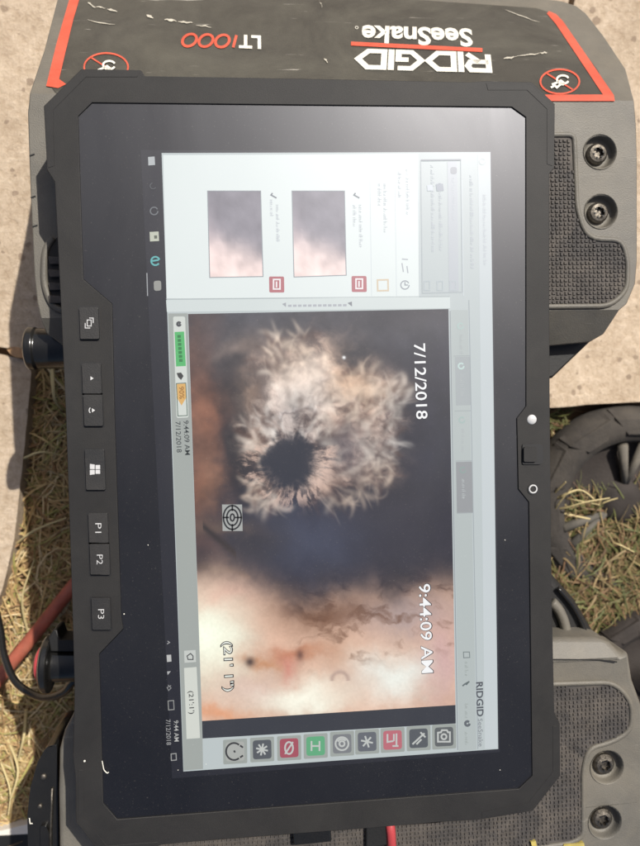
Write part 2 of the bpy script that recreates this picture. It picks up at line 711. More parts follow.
# --- black shell of the upper half
sh = [(603, 330), (553, 378), (540, 381), (300, 384), (84, 372), (62, 345), (56, 300), (60, 200), (560, 200), (600, 240), (612, 300)]
mesh('black_shell', *prism(pxl(sh, ZS + .004), 0.0), M_BLACK, case, bevel=.004, seg=2)

# --- charcoal label face, red border, lettering
def on_top(pts, up):
    return [top(x, y, up) for x, y in pts]

lab = [(553, 101), (612, 101), (613.5, 97), (600, 70), (560, 22), (550, 13), (536, 8.5), (420, 0.5), (300, -6), (150, -11), (74, -13), (62, 30), (46, 84), (48, 88), (70, 90), (90, 101)]
lab_s = [(609, 95.5), (598, 70), (560, 21), (550, 12.5), (536, 8), (420, 0.0), (300, -6), (150, -11), (76, -13), (64, 30), (48, 82), (55, 92), (60, 95.5)]
V, T = tess([ccw(on_top(lab_s, .0003))])
mesh('label_face', V, T, M_LABEL, case)
def stripe(pts, up=.0005):
    V, T = flat(on_top(pts, up))
    return mesh('border_stripe', V, T, M_RED, case)
stripe([(549, 11), (556, 14), (563, 21), (614, 95), (615, 101), (545, 101), (545, 94.6), (603, 94.5), (556, 24), (547, 13.5)][::1])
stripe([(71, -13), (79, -13), (79, 0), (73, 20), (59, 79), (66, 84), (58, 88), (46, 86), (56, 45), (69, 0)])

# local frame on the slope: reading direction runs right to left in the picture
def slope_text(vq, a, b, h_px, up, mat, name):
    """unit-box 2D mesh -> sloped face between px a (reading start, mid height) and px b; h_px = apparent height"""
    V, Fc = vq
    A, B = np.array(top(*a, up)), np.array(top(*b, up))
    mid = ((a[0] + b[0]) / 2, (a[1] + b[1]) / 2)
    U = np.array(top(mid[0], mid[1] + h_px / 2, up)) - np.array(top(mid[0], mid[1] - h_px / 2, up))
    P = [A + (B - A) * x + U * (y - .5) for x, y in V]
    return mesh(name, P, fix_up(P, Fc), mat, case)

def letters(defs, wd, gap=.16):
    """defs: list of (width, [polylines in unit height]) -> unit-box mesh"""
    x = 0
    parts = []
    for wdt, pls in defs:
        for pl in pls:
            closed = isinstance(pl, tuple)
            pts = [(x + px_ * wdt, py_) for px_, py_ in (pl[1] if closed else pl)]
            parts.append(ribbon2(pts, wd, closed))
        x += wdt + gap
    V, Fc = join(*[([(p[0], p[1]) for p in v], q) for v, q in parts])
    V = np.array(V)
    lo, hi = V.min(0), V.max(0)
    return (V - lo) / (hi - lo), Fc

Ld = (1.15, [('c', [(0, 0), (.62, 0), (1, .5), (.62, 1), (0, 1)])])
Lg = (1.05, [[(1, 1), (.42, 1), (0, .5), (.42, 0), (.98, 0), (.98, .48), (.55, .48)]])
Lr = (.95, [[(0, 0), (0, 1), (.85, 1), (1, .75), (.85, .48), (0, .48)], [(.45, .48), (1, 0)]])
Li = (.02, [[(0, -.13), (0, 1.13)]])
slope_text(letters([Lr, Li, Ld, Lg, Li, Ld], .27, .30), (491.5, 62.5), (354, 58.5), 20.5, .0006, M_WHITE, 'brand_lettering')
slope_text(text_unit('SeeSnake', .03), (472.5, 37.5), (361.5, 34), 18.5, .0006, M_WHITE, 'lettering')
V, q = ribbon2(circ(0, 0, 1, n=14), .35, True)
slope_text((np.array(V) / 2.35 + .5, q), (358.5, 27.5), (355, 27.4), 3, .0006, M_WHITE, 'trademark_dot')
u_ = [(351, 41.5), (351, 45.5), (482.5, 52), (482.5, 48)]
mesh('underline', *flat(on_top(u_, .0006)), M_RED, case)
slope_text(text_unit('LT', .035), (261, 42.2), (239, 41.2), 13.5, .0006, M_WHITE, 'lettering')
def zero(x):
    return ('c', [(x + .5 + .5 * math.cos(a) + .13 * math.sin(a), .5 + .5 * math.sin(a)) for a in [2 * math.pi * i / 16 for i in range(16)]])
digs = (1, [[(0, 0), (.28, 1)], zero(.55), zero(1.75), zero(2.95)])
slope_text(letters([digs], .2, 0), (238, 41.3), (181, 39.8), 15, .0006, M_RED, 'model_number')

# warning roundels: ring with a bar and a pale hand squiggle
def roundel(cx, cy, rx, ry):
    v, q = ribbon2(circ(cx, cy, rx, ry, 32), 1.7, True)
    v2, q2 = ribbon2([(cx - rx * .7, cy - ry * .7), (cx + rx * .7, cy + ry * .7)], 1.5)
    V, Fc = join(([top(x, y, .0006) for x, y in v], q), ([top(x, y, .0006) for x, y in v2], q2))
    mesh('warning_ring', V, fix_up(V, Fc), M_RED, case)
    hand = [[(cx - 9, cy + 6), (cx - 5, cy + 4), (cx - 3, cy + 6), (cx + 1, cy + 2.5), (cx + 4, cy + 3)],
            [(cx - 8, cy + 3), (cx - 3, cy + 1), (cx + 1, cy - 1), (cx + 5, cy + 2)],
            circ(cx + 3, cy - 2, 6, 4.2, 14, .4, 5.9)]
    pr = []
    for l in hand:
        v, q = ribbon2(l, 2.0)
        pr.append(([top(x, y, .0008) for x, y in v], q))
    V, Fc = join(*pr)
    mesh('warning_hand', V, fix_up(V, Fc), M_WHITE, case)
roundel(560, 81.5, 19.5, 12.2)
roundel(106, 67, 22, 14)

# scuffs in the label face
for k, (x0, y0, x1, y1, wd) in enumerate([(88, 3, 96, 8, 2.6), (96, 7, 106, 8, 1.6), (107, 9, 117, 11, 2.2), (147, 15, 153, 18, 3), (164, 19, 177, 21, 2.8), (178, 21, 193, 23, 2.2),
                                         (196, 25, 211, 27, 1.4), (504, 59, 514, 57, 2.6), (514, 57, 541, 53, 1.2), (541, 53, 547, 52, 2), (320, 1, 322, 8, 1.2), (324, 58, 328, 62, 2.4), (88, 20, 115, 25, 1), (505, 10, 540, 22, .7)]):
    pts = [(x0 + (x1 - x0) * t + random.uniform(-.6, .6), y0 + (y1 - y0) * t + random.uniform(-.7, .7)) for t in np.linspace(0, 1, 6)]
    P = np.array(pts)
    up_, dn = [], []
    for i, p in enumerate(P):
        ww = wd * .5 * math.sin(math.pi * (i + .5) / 6) * random.uniform(.5, 1.2)
        up_.append((p[0], p[1] - ww))
        dn.append((p[0], p[1] + ww))
    V = [top(x, y, .0007) for x, y in up_ + dn]
    n = len(P)
    mesh('scuff', V, fix_up(V, [(i, i + 1, n + i + 1, n + i) for i in range(n - 1)]), M_SCUFF, case)

# --- woven grip panels (real studs), rims, cups and screws
def inside(p, poly):
    x, y = p
    c = False
    for i in range(len(poly)):
        x1, y1 = poly[i]
        x2, y2 = poly[i - 1]
        if (y1 > y) != (y2 > y) and x < (x2 - x1) * (y - y1) / (y2 - y1) + x1:
            c = not c
    return c

def grip(px_poly, rad, z, parent):
    poly = round_px(px_poly, rad)
    p3 = pxl(poly, z + .0005)
    gp = mesh('grip_panel', *flat(p3), M_GRIP, parent)
    # studs
    P2 = [(p[0], p[1]) for p in p3]
    xs, ys = [p[0] for p in P2], [p[1] for p in P2]
    st = .00195
    V, Fc = [], []
    i = 0
    x = min(xs)
    while x < max(xs):
        y = min(ys)
        j = 0
        while y < max(ys):
            cx, cy = x + random.uniform(-1, 1) * .00012, y + random.uniform(-1, 1) * .00012
            if inside((cx, cy), P2) and inside((cx + .0012, cy), P2) and inside((cx - .0012, cy), P2) and inside((cx, cy + .0012), P2) and inside((cx, cy - .0012), P2):
                lng = (i + j) % 2
                a, b = (.00090, .00062) if lng else (.00062, .00090)
                h = .0005 + random.uniform(0, .00018)
                k = len(V)
                V += [(cx - a, cy - b, z + .0005), (cx + a, cy - b, z + .0005), (cx + a, cy + b, z + .0005), (cx - a, cy + b, z + .0005),
                      (cx - a * .6, cy - b * .6, z + .0005 + h), (cx + a * .6, cy - b * .6, z + .0005 + h), (cx + a * .6, cy + b * .6, z + .0005 + h), (cx - a * .6, cy + b * .6, z + .0005 + h)]
                Fc += [(k, k + 1, k + 5, k + 4), (k + 1, k + 2, k + 6, k + 5), (k + 2, k + 3, k + 7, k + 6), (k + 3, k, k + 4, k + 7), (k + 4, k + 5, k + 6, k + 7)]
            y += st
            j += 1
        x += st
        i += 1
    s = mesh('grip_studs', V, Fc, M_GRIP, gp)
    s['kind'] = 'stuff'
    rim = [tuple(p) for p in pxl(poly, z + .0003)]
    V, Fc = tube(rim + [rim[0], rim[1]], .0013, 8, False)
    mesh('rim', V, Fc, M_GREY, gp, smooth=True)

grip([(520, 135), (574, 135), (577, 210), (587, 239), (622, 240), (627.5, 262), (627, 290), (610, 306), (520, 307)], [4, 6, 10, 14, 12, 6, 10, 14, 4], ZL, case)

def cup(cx, cy, z, parent, r_px=CUP):
    c = at(cx, cy, z)
    rr = r_px * np.linalg.norm(np.array(at(cx + 1, cy, z)) - c)
    M = Matrix.Translation(Vector(c))
    prof = [(rr * 1.02, .0004), (rr * .98, .0002), (rr * .93, -.0012), (rr * .88, -.0028), (rr * .82, -.0038), (rr * .66, -.0041), (0.0001, -.0041)]
    cp = mesh('screw_cup', *lathe(prof, M, 28, False), M_GREY, parent, smooth=True)
    s = rr * .62
    prof = [(s, -.0041), (s * .98, -.0026), (s * .8, -.0016), (s * .52, -.0012), (s * .46, -.0030), (.0001, -.0030)]
    mesh('screw', *lathe(prof, M @ Matrix.Rotation(.3, 4, 'Z'), 6 * 3, False), M_STEEL, cp, smooth=False, bevel=0)
    for k in range(6):
        a = k * math.pi / 3 + .2
        q = M @ Matrix.Rotation(a, 4, 'Z')
        bx = []
        for dx in (s * .40, s * .55):
            for dy in (-s * .08, s * .08):
                for dz in (-.0036, -.0010):
                    bx.append(tuple(q @ Vector((dx, dy, dz))))
        mesh('screw_notch', bx, [(0, 1, 3, 2), (4, 6, 7, 5), (0, 4, 5, 1), (2, 3, 7, 6), (1, 5, 7, 3), (0, 2, 6, 4)], M_GROOVE, cp)
for cx, cy in cups_up:
    cup(cx, cy, ZL, case)

# left side scoop with ribs
sc = round_px([(58, 236), (66, 236), (66, 311), (60, 309), (52, 300), (46, 282), (46, 256), (51, 244)], 4)
mesh('side_scoop', *flat(pxl(sc, ZL + .0006)), M_BLACK, case)
for k in range(4):
    y = 256 + k * 13
    q = [(47.5, y), (62, y + 1), (62, y + 8), (49, y + 8)]
    mesh('scoop_rib', *prism(pxl(q, ZL + .0030), ZL + .0004), M_GRIP, case, bevel=.0005)
V, Fc = tube(smooth_path([tuple(at(x, y, ZL + .0005)) for x, y in [(53, 238), (46, 250), (44, 268), (45, 285), (50, 300), (57, 308), (66, 311)]], 5), .0016, 8)
mesh('scoop_rim', V, Fc, M_GREY, case, smooth=True)
for (x, y) in [(31, 155), (32, 197), (34, 226)]:
    mesh('edge_nick', *prism(pxl([(x - 2, y), (x + 3, y - 1.6), (x + 3.5, y - .4), (x - 1, y + 1.2)], ZL + .0003), ZL - .001), M_BLACK, case)

# --- lower housing
cups_lo = [(607, 767), (605, 822)]
low_px = [(78, 700), (72, 716), (64, 731), (59, 750), (58, 790), (59, 860), (62, 1000), (90, 1040), (640, 1040), (662, 1000), (660, 800), (650, 735), (641, 702), (633, 680)]
back_px = [(621, 654), (611, 643), (596, 638), (548, 638), (320, 639), (110, 640), (88, 650)]
Y2 = at(320, 669, ZL)[1]
backR = tuple([at(628.5, 669, ZL)[0], Y2, ZL])
backL = tuple([at(82, 669, ZL)[0], Y2, ZL])
TB = math.radians(30)
NB = np.array([0, math.sin(TB), math.cos(TB)])
LO = [tuple(at(x, y, ZL)) for x, y in low_px]
BP = [tuple(atp(x, y, np.array(backL), NB)) for x, y in back_px]
holes = [[tuple(at(x, y, ZL)) for x, y in circ(cx, cy, CUP, n=28)] for cx, cy in cups_lo]
housing('lower_housing', [LO + [backR, backL], [backR] + BP + [backL]], LO + [backR] + BP + [backL], holes, ZS, case, M_GREY)
sh = [(520, 560), (546, 566), (553, 574), (577, 601), (600, 640), (625, 720), (628, 1000), (90, 1010), (84, 720), (110, 640), (300, 570)]
mesh('black_shell', *prism(pxl(sh, ZS + .004), 0.0), M_BLACK, case, bevel=.004, seg=2)
V, Fc = tube(smooth_path([tuple(at(x, y, ZS + .006)) for x, y in [(552, 602), (560, 612), (566, 630), (568, 660)]], 5), .0026, 8)
mesh('strut', V, Fc, M_GREY, case, smooth=True)
V, Fc = tube(smooth_path([tuple(at(x, y, ZS + .006)) for x, y in [(558, 588), (574, 608), (586, 634), (590, 660)]], 5), .0012, 8)
mesh('strut', V, Fc, M_BLACKGLOSS, case, smooth=True)
grip([(110, 690), (548, 684), (614, 682), (632, 702), (631, 730), (612, 742), (588, 748), (583, 770), (583, 836), (570, 843), (110, 905)], [4, 4, 18, 12, 12, 10, 10, 8, 10, 8, 4], ZL, case)
for cx, cy in cups_lo:
    cup(cx, cy, ZL, case)
# seam line along the lower housing
V, Fc = tube([tuple(atp(x, y, np.array(backL), NB)) for x, y in [(548, 659.5), (570, 659.7), (600, 660), (617, 662)]], .00035, 6)
mesh('seam', V, Fc, M_BLACK, case)
mesh('yellow_mark', *prism(pxl([(564, 844.5), (584, 843), (586, 852), (562, 853)], ZL + .0020), ZL), M_YELLOW, case)
mesh('yellow_mark', *prism(pxl([(531, 842), (536, 841), (537, 846), (532, 846)], ZL + .0020), ZL), M_YELLOW, case)

# --- tray that carries the tablet and joins both halves
tr = [(96, 200), (530, 200), (530, 760), (120, 770)]
mesh('tray', *prism(pxl(tr, ZT - .0235), ZL - .05), M_BLACK, case, bevel=.003)
# docking clips under the tablet's lower edge
mesh('dock_clip', *prism(pxl([(292, 822), (330, 820), (332, 842), (294, 846)], ZL + .0050), ZL), M_BLACKGLOSS, case, bevel=.0008)
mesh('dock_clip', *prism(pxl([(366, 815), (386, 814), (388, 846), (366, 850)], ZL + .0035), ZL), M_BLACK, case, bevel=.0008)
V, Fc = tube([tuple(at(x, y, ZL + .0035)) for x, y in [(389, 815), (391, 833), (393, 870)]], .0022, 8)
mesh('red_strap', V, Fc, M_PINK, case, smooth=True)

# --- knobs at the left side
def knob(x0, x1, y, r, z, flange, cap):
    a, b = Vector(at(x0, y, z)), Vector(at(x1, y, z))
    ax = (b - a).normalized()
    M = Matrix.Translation(a) @ ax.to_track_quat('Z', 'Y').to_matrix().to_4x4()
    Ln = (b - a).length
    prof = [(.0001, 0), (r * flange * .86, 0), (r * flange, .0010), (r * flange, .0040), (r * 1.0, .0046), (r * .97, Ln * .55), (r * 1.02, Ln * .57), (r * 1.02, Ln)]
    kb = mesh('knob', *lathe(prof, M, 32), M_BLACKGLOSS, case, smooth=False, bevel=.0006)
    if cap:
        prof = [(.0001, -.0030), (r * .7, -.0030), (r * .95, -.0018), (r * .95, 0.0)]
        M2 = M @ Matrix.Translation((r * .35, 0, 0)) if False else M
        mesh('red_cap', *lathe(prof, M2, 28), M_PINK, kb, smooth=True)
    return kb
knob(27, 120, 348.5, .0092, ZL - .020, 1.06, False)
knob(43, 120, 664, .0080, ZL - .022, 1.62, True)
mesh('knob_bracket', *prism(pxl([(48, 638), (53, 630), (57, 630), (60, 640), (110, 640), (110, 652), (50, 652)], ZL - .016), ZL - .03), M_BLACK, case, bevel=.0006)

# --- black latch with screws at the lower left
zl_ = ZL - .012
lt = round_px([(57, 744), (46, 747), (37, 763), (30, 788), (27, 815), (28, 860), (30, 940), (60, 940)], 4)
lo = mesh('latch', *prism(pxl(lt, zl_), ZL - .05), M_BLACKGLOSS, case, bevel=.0025, seg=3)
for (x, y, r) in [(43.5, 776.5, .0014), (40, 806, .0012)]:
    c = at(x, y, zl_)
    mesh('latch_screw', *lathe([(r, 0), (r, .0005), (r * .6, .0009), (.0001, .0009)], Matrix.Translation(Vector(c)), 14, False), M_STEEL, lo, smooth=True)
V, Fc = tube([tuple(at(x, y, zl_ + .0004)) for x, y in [(52, 788), (51.5, 805), (50.5, 830), (50.5, 900)]], .0007, 6)
mesh('latch_edge', V, Fc, M_STEEL, lo, smooth=True)
mesh('latch_mark', *strokes_px([[(29.3, 818), (30, 823.5), (32.5, 823.5)]], 1.1, zl_ + .0003), M_WHITE, lo)
mesh('latch_clip', *prism(pxl(round_px([(40, 826), (46, 826), (49, 834), (48, 880), (41, 880)], 2), zl_ + .002), zl_), M_BLACKGLOSS, lo, bevel=.0006)

# ================================================================== TABLET
tab = thing('rugged_tablet', 'black rugged tablet showing a pipe camera picture, docked on the grey case', 'tablet', (0, 0, ZT - .0225))
ZF = ZT + .0006
outer = [(81, 69), (141, 70), (145, 76), (300, 78.5), (470, 82), (484, 81), (532, 82), (555, 104), (554.5, 168), (549.5, 174), (549.5, 306), (550, 409), (552, 600), (554.5, 712),
         (560, 724), (560.5, 776), (533, 811), (478, 820), (440, 822), (365, 828.5), (200, 841), (160, 845), (152, 851), (101, 855), (76, 822), (75.5, 780), (73, 756), (74.5, 690), (72, 600), (66, 420), (61, 310), (54.5, 182), (47, 170), (43.5, 106)]
inner = [(78, 116), (92, 102.5), (512, 107), (526, 117), (526.3, 406), (517, 418), (518.5, 489), (529, 502), (532.5, 776), (519, 789), (117, 819.5), (103, 803),
         (99, 654), (123, 629), (121, 615), (114.5, 415), (112, 304), (83, 279)]
mesh('frame', *prism(pxl(outer, ZF), ZT - .0225, [pxl(inner, ZF)]), M_RUBBER, tab, bevel=.0008, seg=3, angle=40)

def offset_px(poly, d):
    P = np.array(ccw(poly), float)
    n = len(P)
    out = []
    for i in range(n):
        a, b = P[i] - P[i - 1], P[(i + 1) % n] - P[i]
        a, b = a / np.linalg.norm(a), b / np.linalg.norm(b)
        na, nb = np.array([a[1], -a[0]]), np.array([b[1], -b[0]])
        m = na + nb
        m /= np.linalg.norm(m)
        out.append(tuple(P[i] + m * d / max(.4, m @ na)))
    return out

# dark gap under the glass edge, then the glass
mesh('gasket', *prism(pxl(offset_px(inner, 1.2), ZT - .0022), ZT - .004), M_GROOVE, tab)
M_GLASS = screen((.0, .0, .0))
zg = ZT
glass = mesh('screen_glass', *prism(pxl(offset_px(inner, -0.4), zg), ZT - .0018), M_GLASS, tab)
# corner bumpers: ribs just proud of the frame
for q in ([(82, 70.5), (140, 71.5), (137, 77), (86, 77), (53, 110), (54, 166), (48, 168), (45, 107)],
          [(486, 83), (531, 84), (553, 105), (552.5, 166), (547, 164), (547, 109), (527, 90), (488, 90)],
          [(553, 726), (558.5, 726), (558.5, 775), (532, 809), (482, 818), (482, 812), (528, 803), (553, 772)],
          [(78, 770), (83, 770), (84, 818), (107, 846), (158, 842), (152, 848), (102, 852), (78, 821)]):
    mesh('corner_bumper', *prism(pxl(q, ZF + .00012), ZF - .002), M_RUBBER, tab, bevel=.0001, seg=2)

# webcam, lamp, microphone
zq = ZF + .00005
mesh('indicator_light', *lathe([(.0026 * .78, 0), (.0026 * .7, .0003), (.0001, .0004)], Matrix.Translation(Vector(at(532, 419.5, ZF))), 16, False), M_PRINT, tab, smooth=True)
cw = round_px([(522.5, 444), (540.5, 444), (543.5, 447), (543.5, 462), (540.5, 464.5), (522.5, 464.5)], 2)
wc = mesh('webcam', *prism(pxl(cw, ZF + .0006), ZF - .001), M_GROOVE, tab, bevel=.0004)
mesh('webcam_slider', *prism(pxl(round_px([(524, 447), (537, 447), (537, 462), (524, 462)], 2), ZF + .0016), ZF), M_RUBBER, wc, bevel=.0004)
ml = at(533, 489, ZF)
mc = mesh('sensor', *lathe([(.0024, 0), (.0024, .0003), (.0017, .0003), (.0015, -.0001), (.0001, -.0001)], Matrix.Translation(Vector(ml)), 18, False), M_GROOVE, tab)
mesh('sensor_ring', *lathe([(.0019, .0003), (.0017, .0006), (.0013, .0003)], Matrix.Translation(Vector(ml)), 18, False), M_PRINT, mc, smooth=True)

# buttons
btn = [('rotate', 79, 307, 98, 339), ('vdn', 81.5, 363, 100.5, 393.6), ('vup', 83, 394.6, 102, 426), ('win', 84.5, 449, 104, 490), ('P1', 88, 513, 107.3, 543), ('P2', 89.3, 544, 108.8, 575), ('P3', 91, 598, 109.8, 630)]
for kd, x0, y0, x1, y1 in btn:
    sk = 1.1 * (y1 - y0) / 30
    q = round_px([(x0, y0), (x1, y0), (x1 + sk, y1), (x0 + sk, y1)], 1.6, 3)
    gq = round_px([(x0 - 1.4, y0 - 1.4), (x1 + 1.4, y0 - 1.4), (x1 + 1.4 + sk, y1 + 1.4), (x0 - 1.4 + sk, y1 + 1.4)], 2.2, 3)
    b = mesh('button', *prism(pxl(q, ZF + .0013), ZF), M_BUTTON, tab, bevel=.0005, seg=2)
    mesh('button_groove', *prism(pxl(gq, ZF + .00012), ZF - .001), M_GROOVE, b)
    cx, cy = (x0 + x1 + sk) / 2, (y0 + y1) / 2
    zi = ZF + .00135
    if kd == 'rotate':
        mesh('icon', *strokes_px([('c', [(cx - 2, cy - 3), (cx + 2, cy - 3), (cx + 2, cy + 3), (cx - 2, cy + 3)]), [(cx - 4, cy), (cx - 4, cy + 5), (cx + 1, cy + 5)], [(cx + 4, cy), (cx + 4, cy - 5), (cx, cy - 5)]], .8, zi), M_PRINT, b)
    elif kd in ('vdn', 'vup'):
        v1 = fill_px([(cx - 2.5, cy - 1.5), (cx - .5, cy - 1.5), (cx + 2.5, cy), (cx - .5, cy + 1.5), (cx - 2.5, cy + 1.5)], zi)
        v1 = fill_px([(cx - 1.2, cy - 2.0), (cx + 2.0, cy), (cx - 1.2, cy + 2.0)], zi)
        if kd == 'vup':
            v1 = join(v1, strokes_px([circ(cx - 2.2, cy, 1.8, 2.6, 8, 1.9, 4.4)], .9, zi))
        mesh('icon', *v1, M_PRINT, b)
    elif kd == 'win':
        qs = []
        for (a0, a1) in ((-5.2, -.4), (.4, 5.0)):
            for (b0, b1) in ((-5.6, -.4), (.4, 5.4)):
                qs.append(fill_px([(cx + a0, cy + b0 * (.8 if a0 > 0 else 1)), (cx + a1, cy + b0 * (.8 if a0 > 0 else .88)), (cx + a1, cy + b1 * (.8 if a0 > 0 else .88)), (cx + a0, cy + b1 * (.8 if a0 > 0 else 1))], zi))
        mesh('icon', *join(*qs), M_PRINT, b)
    else:
        mesh('icon', *text_px(kd, (cx, cy - 4.8), (cx, cy + 4.8), 6.0, zi, -.010), M_PRINT, b)

# ---------------------------------------------------------------- display
zs = [zg + .00008 * k for k in range(1, 9)]
dq = [(140.5, 150), (492, 150.5), (500, 752), (172, 778.5)]
disp = mesh('display', *fill_px(dq, zs[0]), screen((.010, .010, .013)), tab)
def dsp(name, vf, col, k=1.0):
    return mesh(name, *vf, screen(col, k), disp)
W = (.86, .95, .93)
# application window
win = [(161.5, 153), (490.5, 152), (498.3, 749), (183.3, 771.5)]
dsp('window', fill_px(win, zs[1]), (.86, .95, .95), .52)
dsp('window_panel', fill_px([(163, 155), (418, 154), (419, 298), (166.5, 298.5)], zs[2]), (.93, 1.0, .98), .72)
dsp('title_bar', fill_px([(478, 153.5), (490, 153.5), (497.6, 748.5), (485, 749)], zs[2]), (.90, .98, 1.0), .56)
dsp('tool_column', fill_px([(451, 310), (468, 310), (476.5, 749.5), (459, 751)], zs[2]), (.86, .95, .93), .47)
dsp('column_line', strokes_px([[(469, 300), (478, 749)]], .8, zs[3]), (.45, .5, .52), .7)
dsp('column_line', strokes_px([[(450.2, 311), (457.8, 750)]], .8, zs[3]), (.35, .38, .4), .7)
dsp('caption_bar', fill_px([(166, 300), (450, 297), (450.3, 308.3), (166.8, 312)], zs[3]), (.92, 1, .98), .62)
dsp('caption_text', strokes_px([[(288 + i * 5, 305.8 - i * .05), (291.6 + i * 5, 305.7 - i * .05)] for i in range(12)], 2.2, zs[4]), (.5, .52, .56), .75)
dsp('caption_line', strokes_px([[(166, 299), (450, 296.3)]], .7, zs[4]), (.5, .55, .55), .8)
dsp('icon', fill_px([(282, 304), (286, 302.5), (286, 307)], zs[4]), (.45, .47, .5), .7)
dsp('icon', fill_px([(347.5, 303), (352, 301.5), (352, 306.5)], zs[4]), (.3, .32, .35), .7)
# status strip along the left
dsp('status_strip', fill_px([(168, 313.5), (187.5, 313.3), (202, 722), (202.5, 739), (203, 769), (183.6, 770.5)], zs[2]), (.80, .86, .80), .40)
dsp('battery_box', fill_px(round_px([(173, 316.5), (185, 316.5), (188.5, 417.5), (176.5, 418)], 2), zs[3]), (.92, .97, .9), .62)
dsp('battery_bar', fill_px([(174.5, 332), (184, 331.5), (185.8, 366), (176, 366.5)], zs[4]), (.10, .52, .16), .8)
dsp('battery_text', strokes_px([[(179 + i * .28, 335 + i * 4), (179.1 + i * .28, 337.8 + i * 4)] for i in range(7)], 3.4, zs[5]), (.04, .3, .08), .6)
dsp('battery_frame', strokes_px([('c', [(176.3, 383.5), (185.7, 383), (187.3, 415.5), (177.8, 416)])], .8, zs[5]), (.12, .2, .15), .6)
dsp('charge_bar', fill_px([(176.8, 384), (185.3, 383.5), (186, 398), (181.5, 405.5), (177.5, 399)], zs[4]), (.85, .5, .15), .75)
dsp('charge_text', text_px('90%', (181.3, 386.5), (181.9, 399), 5, zs[5], .01), (.4, .18, .03), .7)
dsp('icon', strokes_px([circ(178.8, 324, 1.6, n=8, a0=0, a1=6)], 2.4, zs[4]), (.12, .13, .13), .5)
dsp('icon', fill_px([(176.5, 373), (181, 372.5), (183.5, 376), (181, 380), (178, 377)], zs[4]), (.08, .08, .07), .5)
dsp('clock_text', text_px('9:44:09 AM', (185.9, 420.5), (187.6, 455), 5.2, zs[4], .006), (.05, .06, .06), .6)
dsp('date_text', text_px('7/12/2018', (177.8, 421.5), (179.2, 452.5), 5.0, zs[4], .006), (.05, .06, .06), .6)
dsp('field_icon', fill_px([(184, 650.8), (195.5, 650), (196, 662), (184.5, 662.8)], zs[3]), (.92, .96, .9), .55)
dsp('icon', strokes_px([('c', [(187, 656), (190.5, 653.5), (193, 656), (193, 659.5), (188, 659.5)])], 1.0, zs[4]), (.1, .1, .1), .5)
dsp('counter_field', fill_px([(184, 668), (196.5, 667), (200, 738), (186.5, 739)], zs[3]), (.94, .97, .88), .62)
dsp('counter_text', text_px("(21':1')", (190.3, 691), (191.2, 714), 6.5, zs[4], .006), (.04, .04, .04), .6)

# taskbar icons
def task(vf, col, k=.6):
    return dsp('taskbar_icon', vf, col, k)
task(fill_px([(148, 157), (154.5, 156.5), (155, 165), (148.3, 165.5)], zs[2]), (.8, .85, .86), .5)
task(strokes_px([circ(153, 186, 3, n=8, a0=.5, a1=4.5)], .9, zs[2]), (.3, .32, .34), .25)
task(strokes_px([circ(154, 211, 3.8, n=14)], 1.2, zs[2]), (.4, .43, .45), .35)
task(join(fill_px([(149.5, 232), (158.5, 231.5), (159, 241), (150, 241.5)], zs[2])), (.85, .88, .72), .55)
task(fill_px([(154, 235.5), (157, 235.3), (157.2, 238.5), (154.2, 238.7)], zs[3]), (.25, .28, .2), .4)
task(strokes_px([circ(155.3, 261, 4.2, n=14, a0=.6, a1=6.0), [(152, 261), (158.5, 260)]], 1.7, zs[2]), (.15, .55, .55), .7)
task(fill_px(round_px([(153.5, 281), (161, 280.5), (161.3, 290.5), (154, 291)], 2.5), zs[2]), (.55, .55, .5), .5)
dsp('taskbar_marker', strokes_px([[(146.8, 273), (147.5, 296)]], .9, zs[2]), (.7, .72, .74), .5)
task(strokes_px([[(167, 644), (169.5, 642.5), (167.5, 641)]], .9, zs[2]), (.6, .6, .6), .5)
task(fill_px([(166.5, 655), (171, 654.7), (171.4, 661.5), (167, 662)], zs[2]), (.8, .8, .78), .55)
task(fill_px([(167, 671.5), (170.8, 671.2), (167.6, 675)], zs[2]), (.7, .7, .7), .55)
task(strokes_px([[(168, 685), (171, 688), (168.5, 690.5), (167, 687.5), (171, 685.5)]], .8, zs[2]), (.5, .5, .5), .45)
task(strokes_px([('c', [(168, 701), (173.5, 700.5), (174, 709.5), (168.5, 710)])], .9, zs[2]), (.55, .55, .52), .45)
task(strokes_px([('c', [(171, 754), (176, 753.5), (176.3, 760), (171.3, 760.5)])], .9, zs[2]), (.6, .6, .58), .5)
dsp('taskbar_clock', text_px('9:44 AM', (176, 720.5), (176.6, 741.5), 4.6, zs[2], .004), (.75, .75, .72), .55)
dsp('taskbar_date', text_px('7/12/2018', (168, 719.5), (168.8, 745), 4.6, zs[2], .002), (.6, .6, .6), .5)

# thumbnails
M_THUMB = screen_attr('thumbnail_picture')
def gridpic(name, quad, nx, ny, z, fn, mat):
    (a, b, c, d) = [np.array(p, float) for p in quad]
    U, Vv = np.meshgrid(np.linspace(0, 1, nx), np.linspace(0, 1, ny))
    X = (a[0] * (1 - U) + b[0] * U) * (1 - Vv) + (d[0] * (1 - U) + c[0] * U) * Vv
    Y = (a[1] * (1 - U) + b[1] * U) * (1 - Vv) + (d[1] * (1 - U) + c[1] * U) * Vv
    verts = [at(x, y, z) for x, y in zip(X.ravel(), Y.ravel())]
    Fc = [(j * nx + i, (j + 1) * nx + i, (j + 1) * nx + i + 1, j * nx + i + 1) for j in range(ny - 1) for i in range(nx - 1)]
    o = mesh(name, verts, Fc, mat, disp)
    colours(o, fn(X, Y, U, Vv).reshape(-1, 3))
    return o

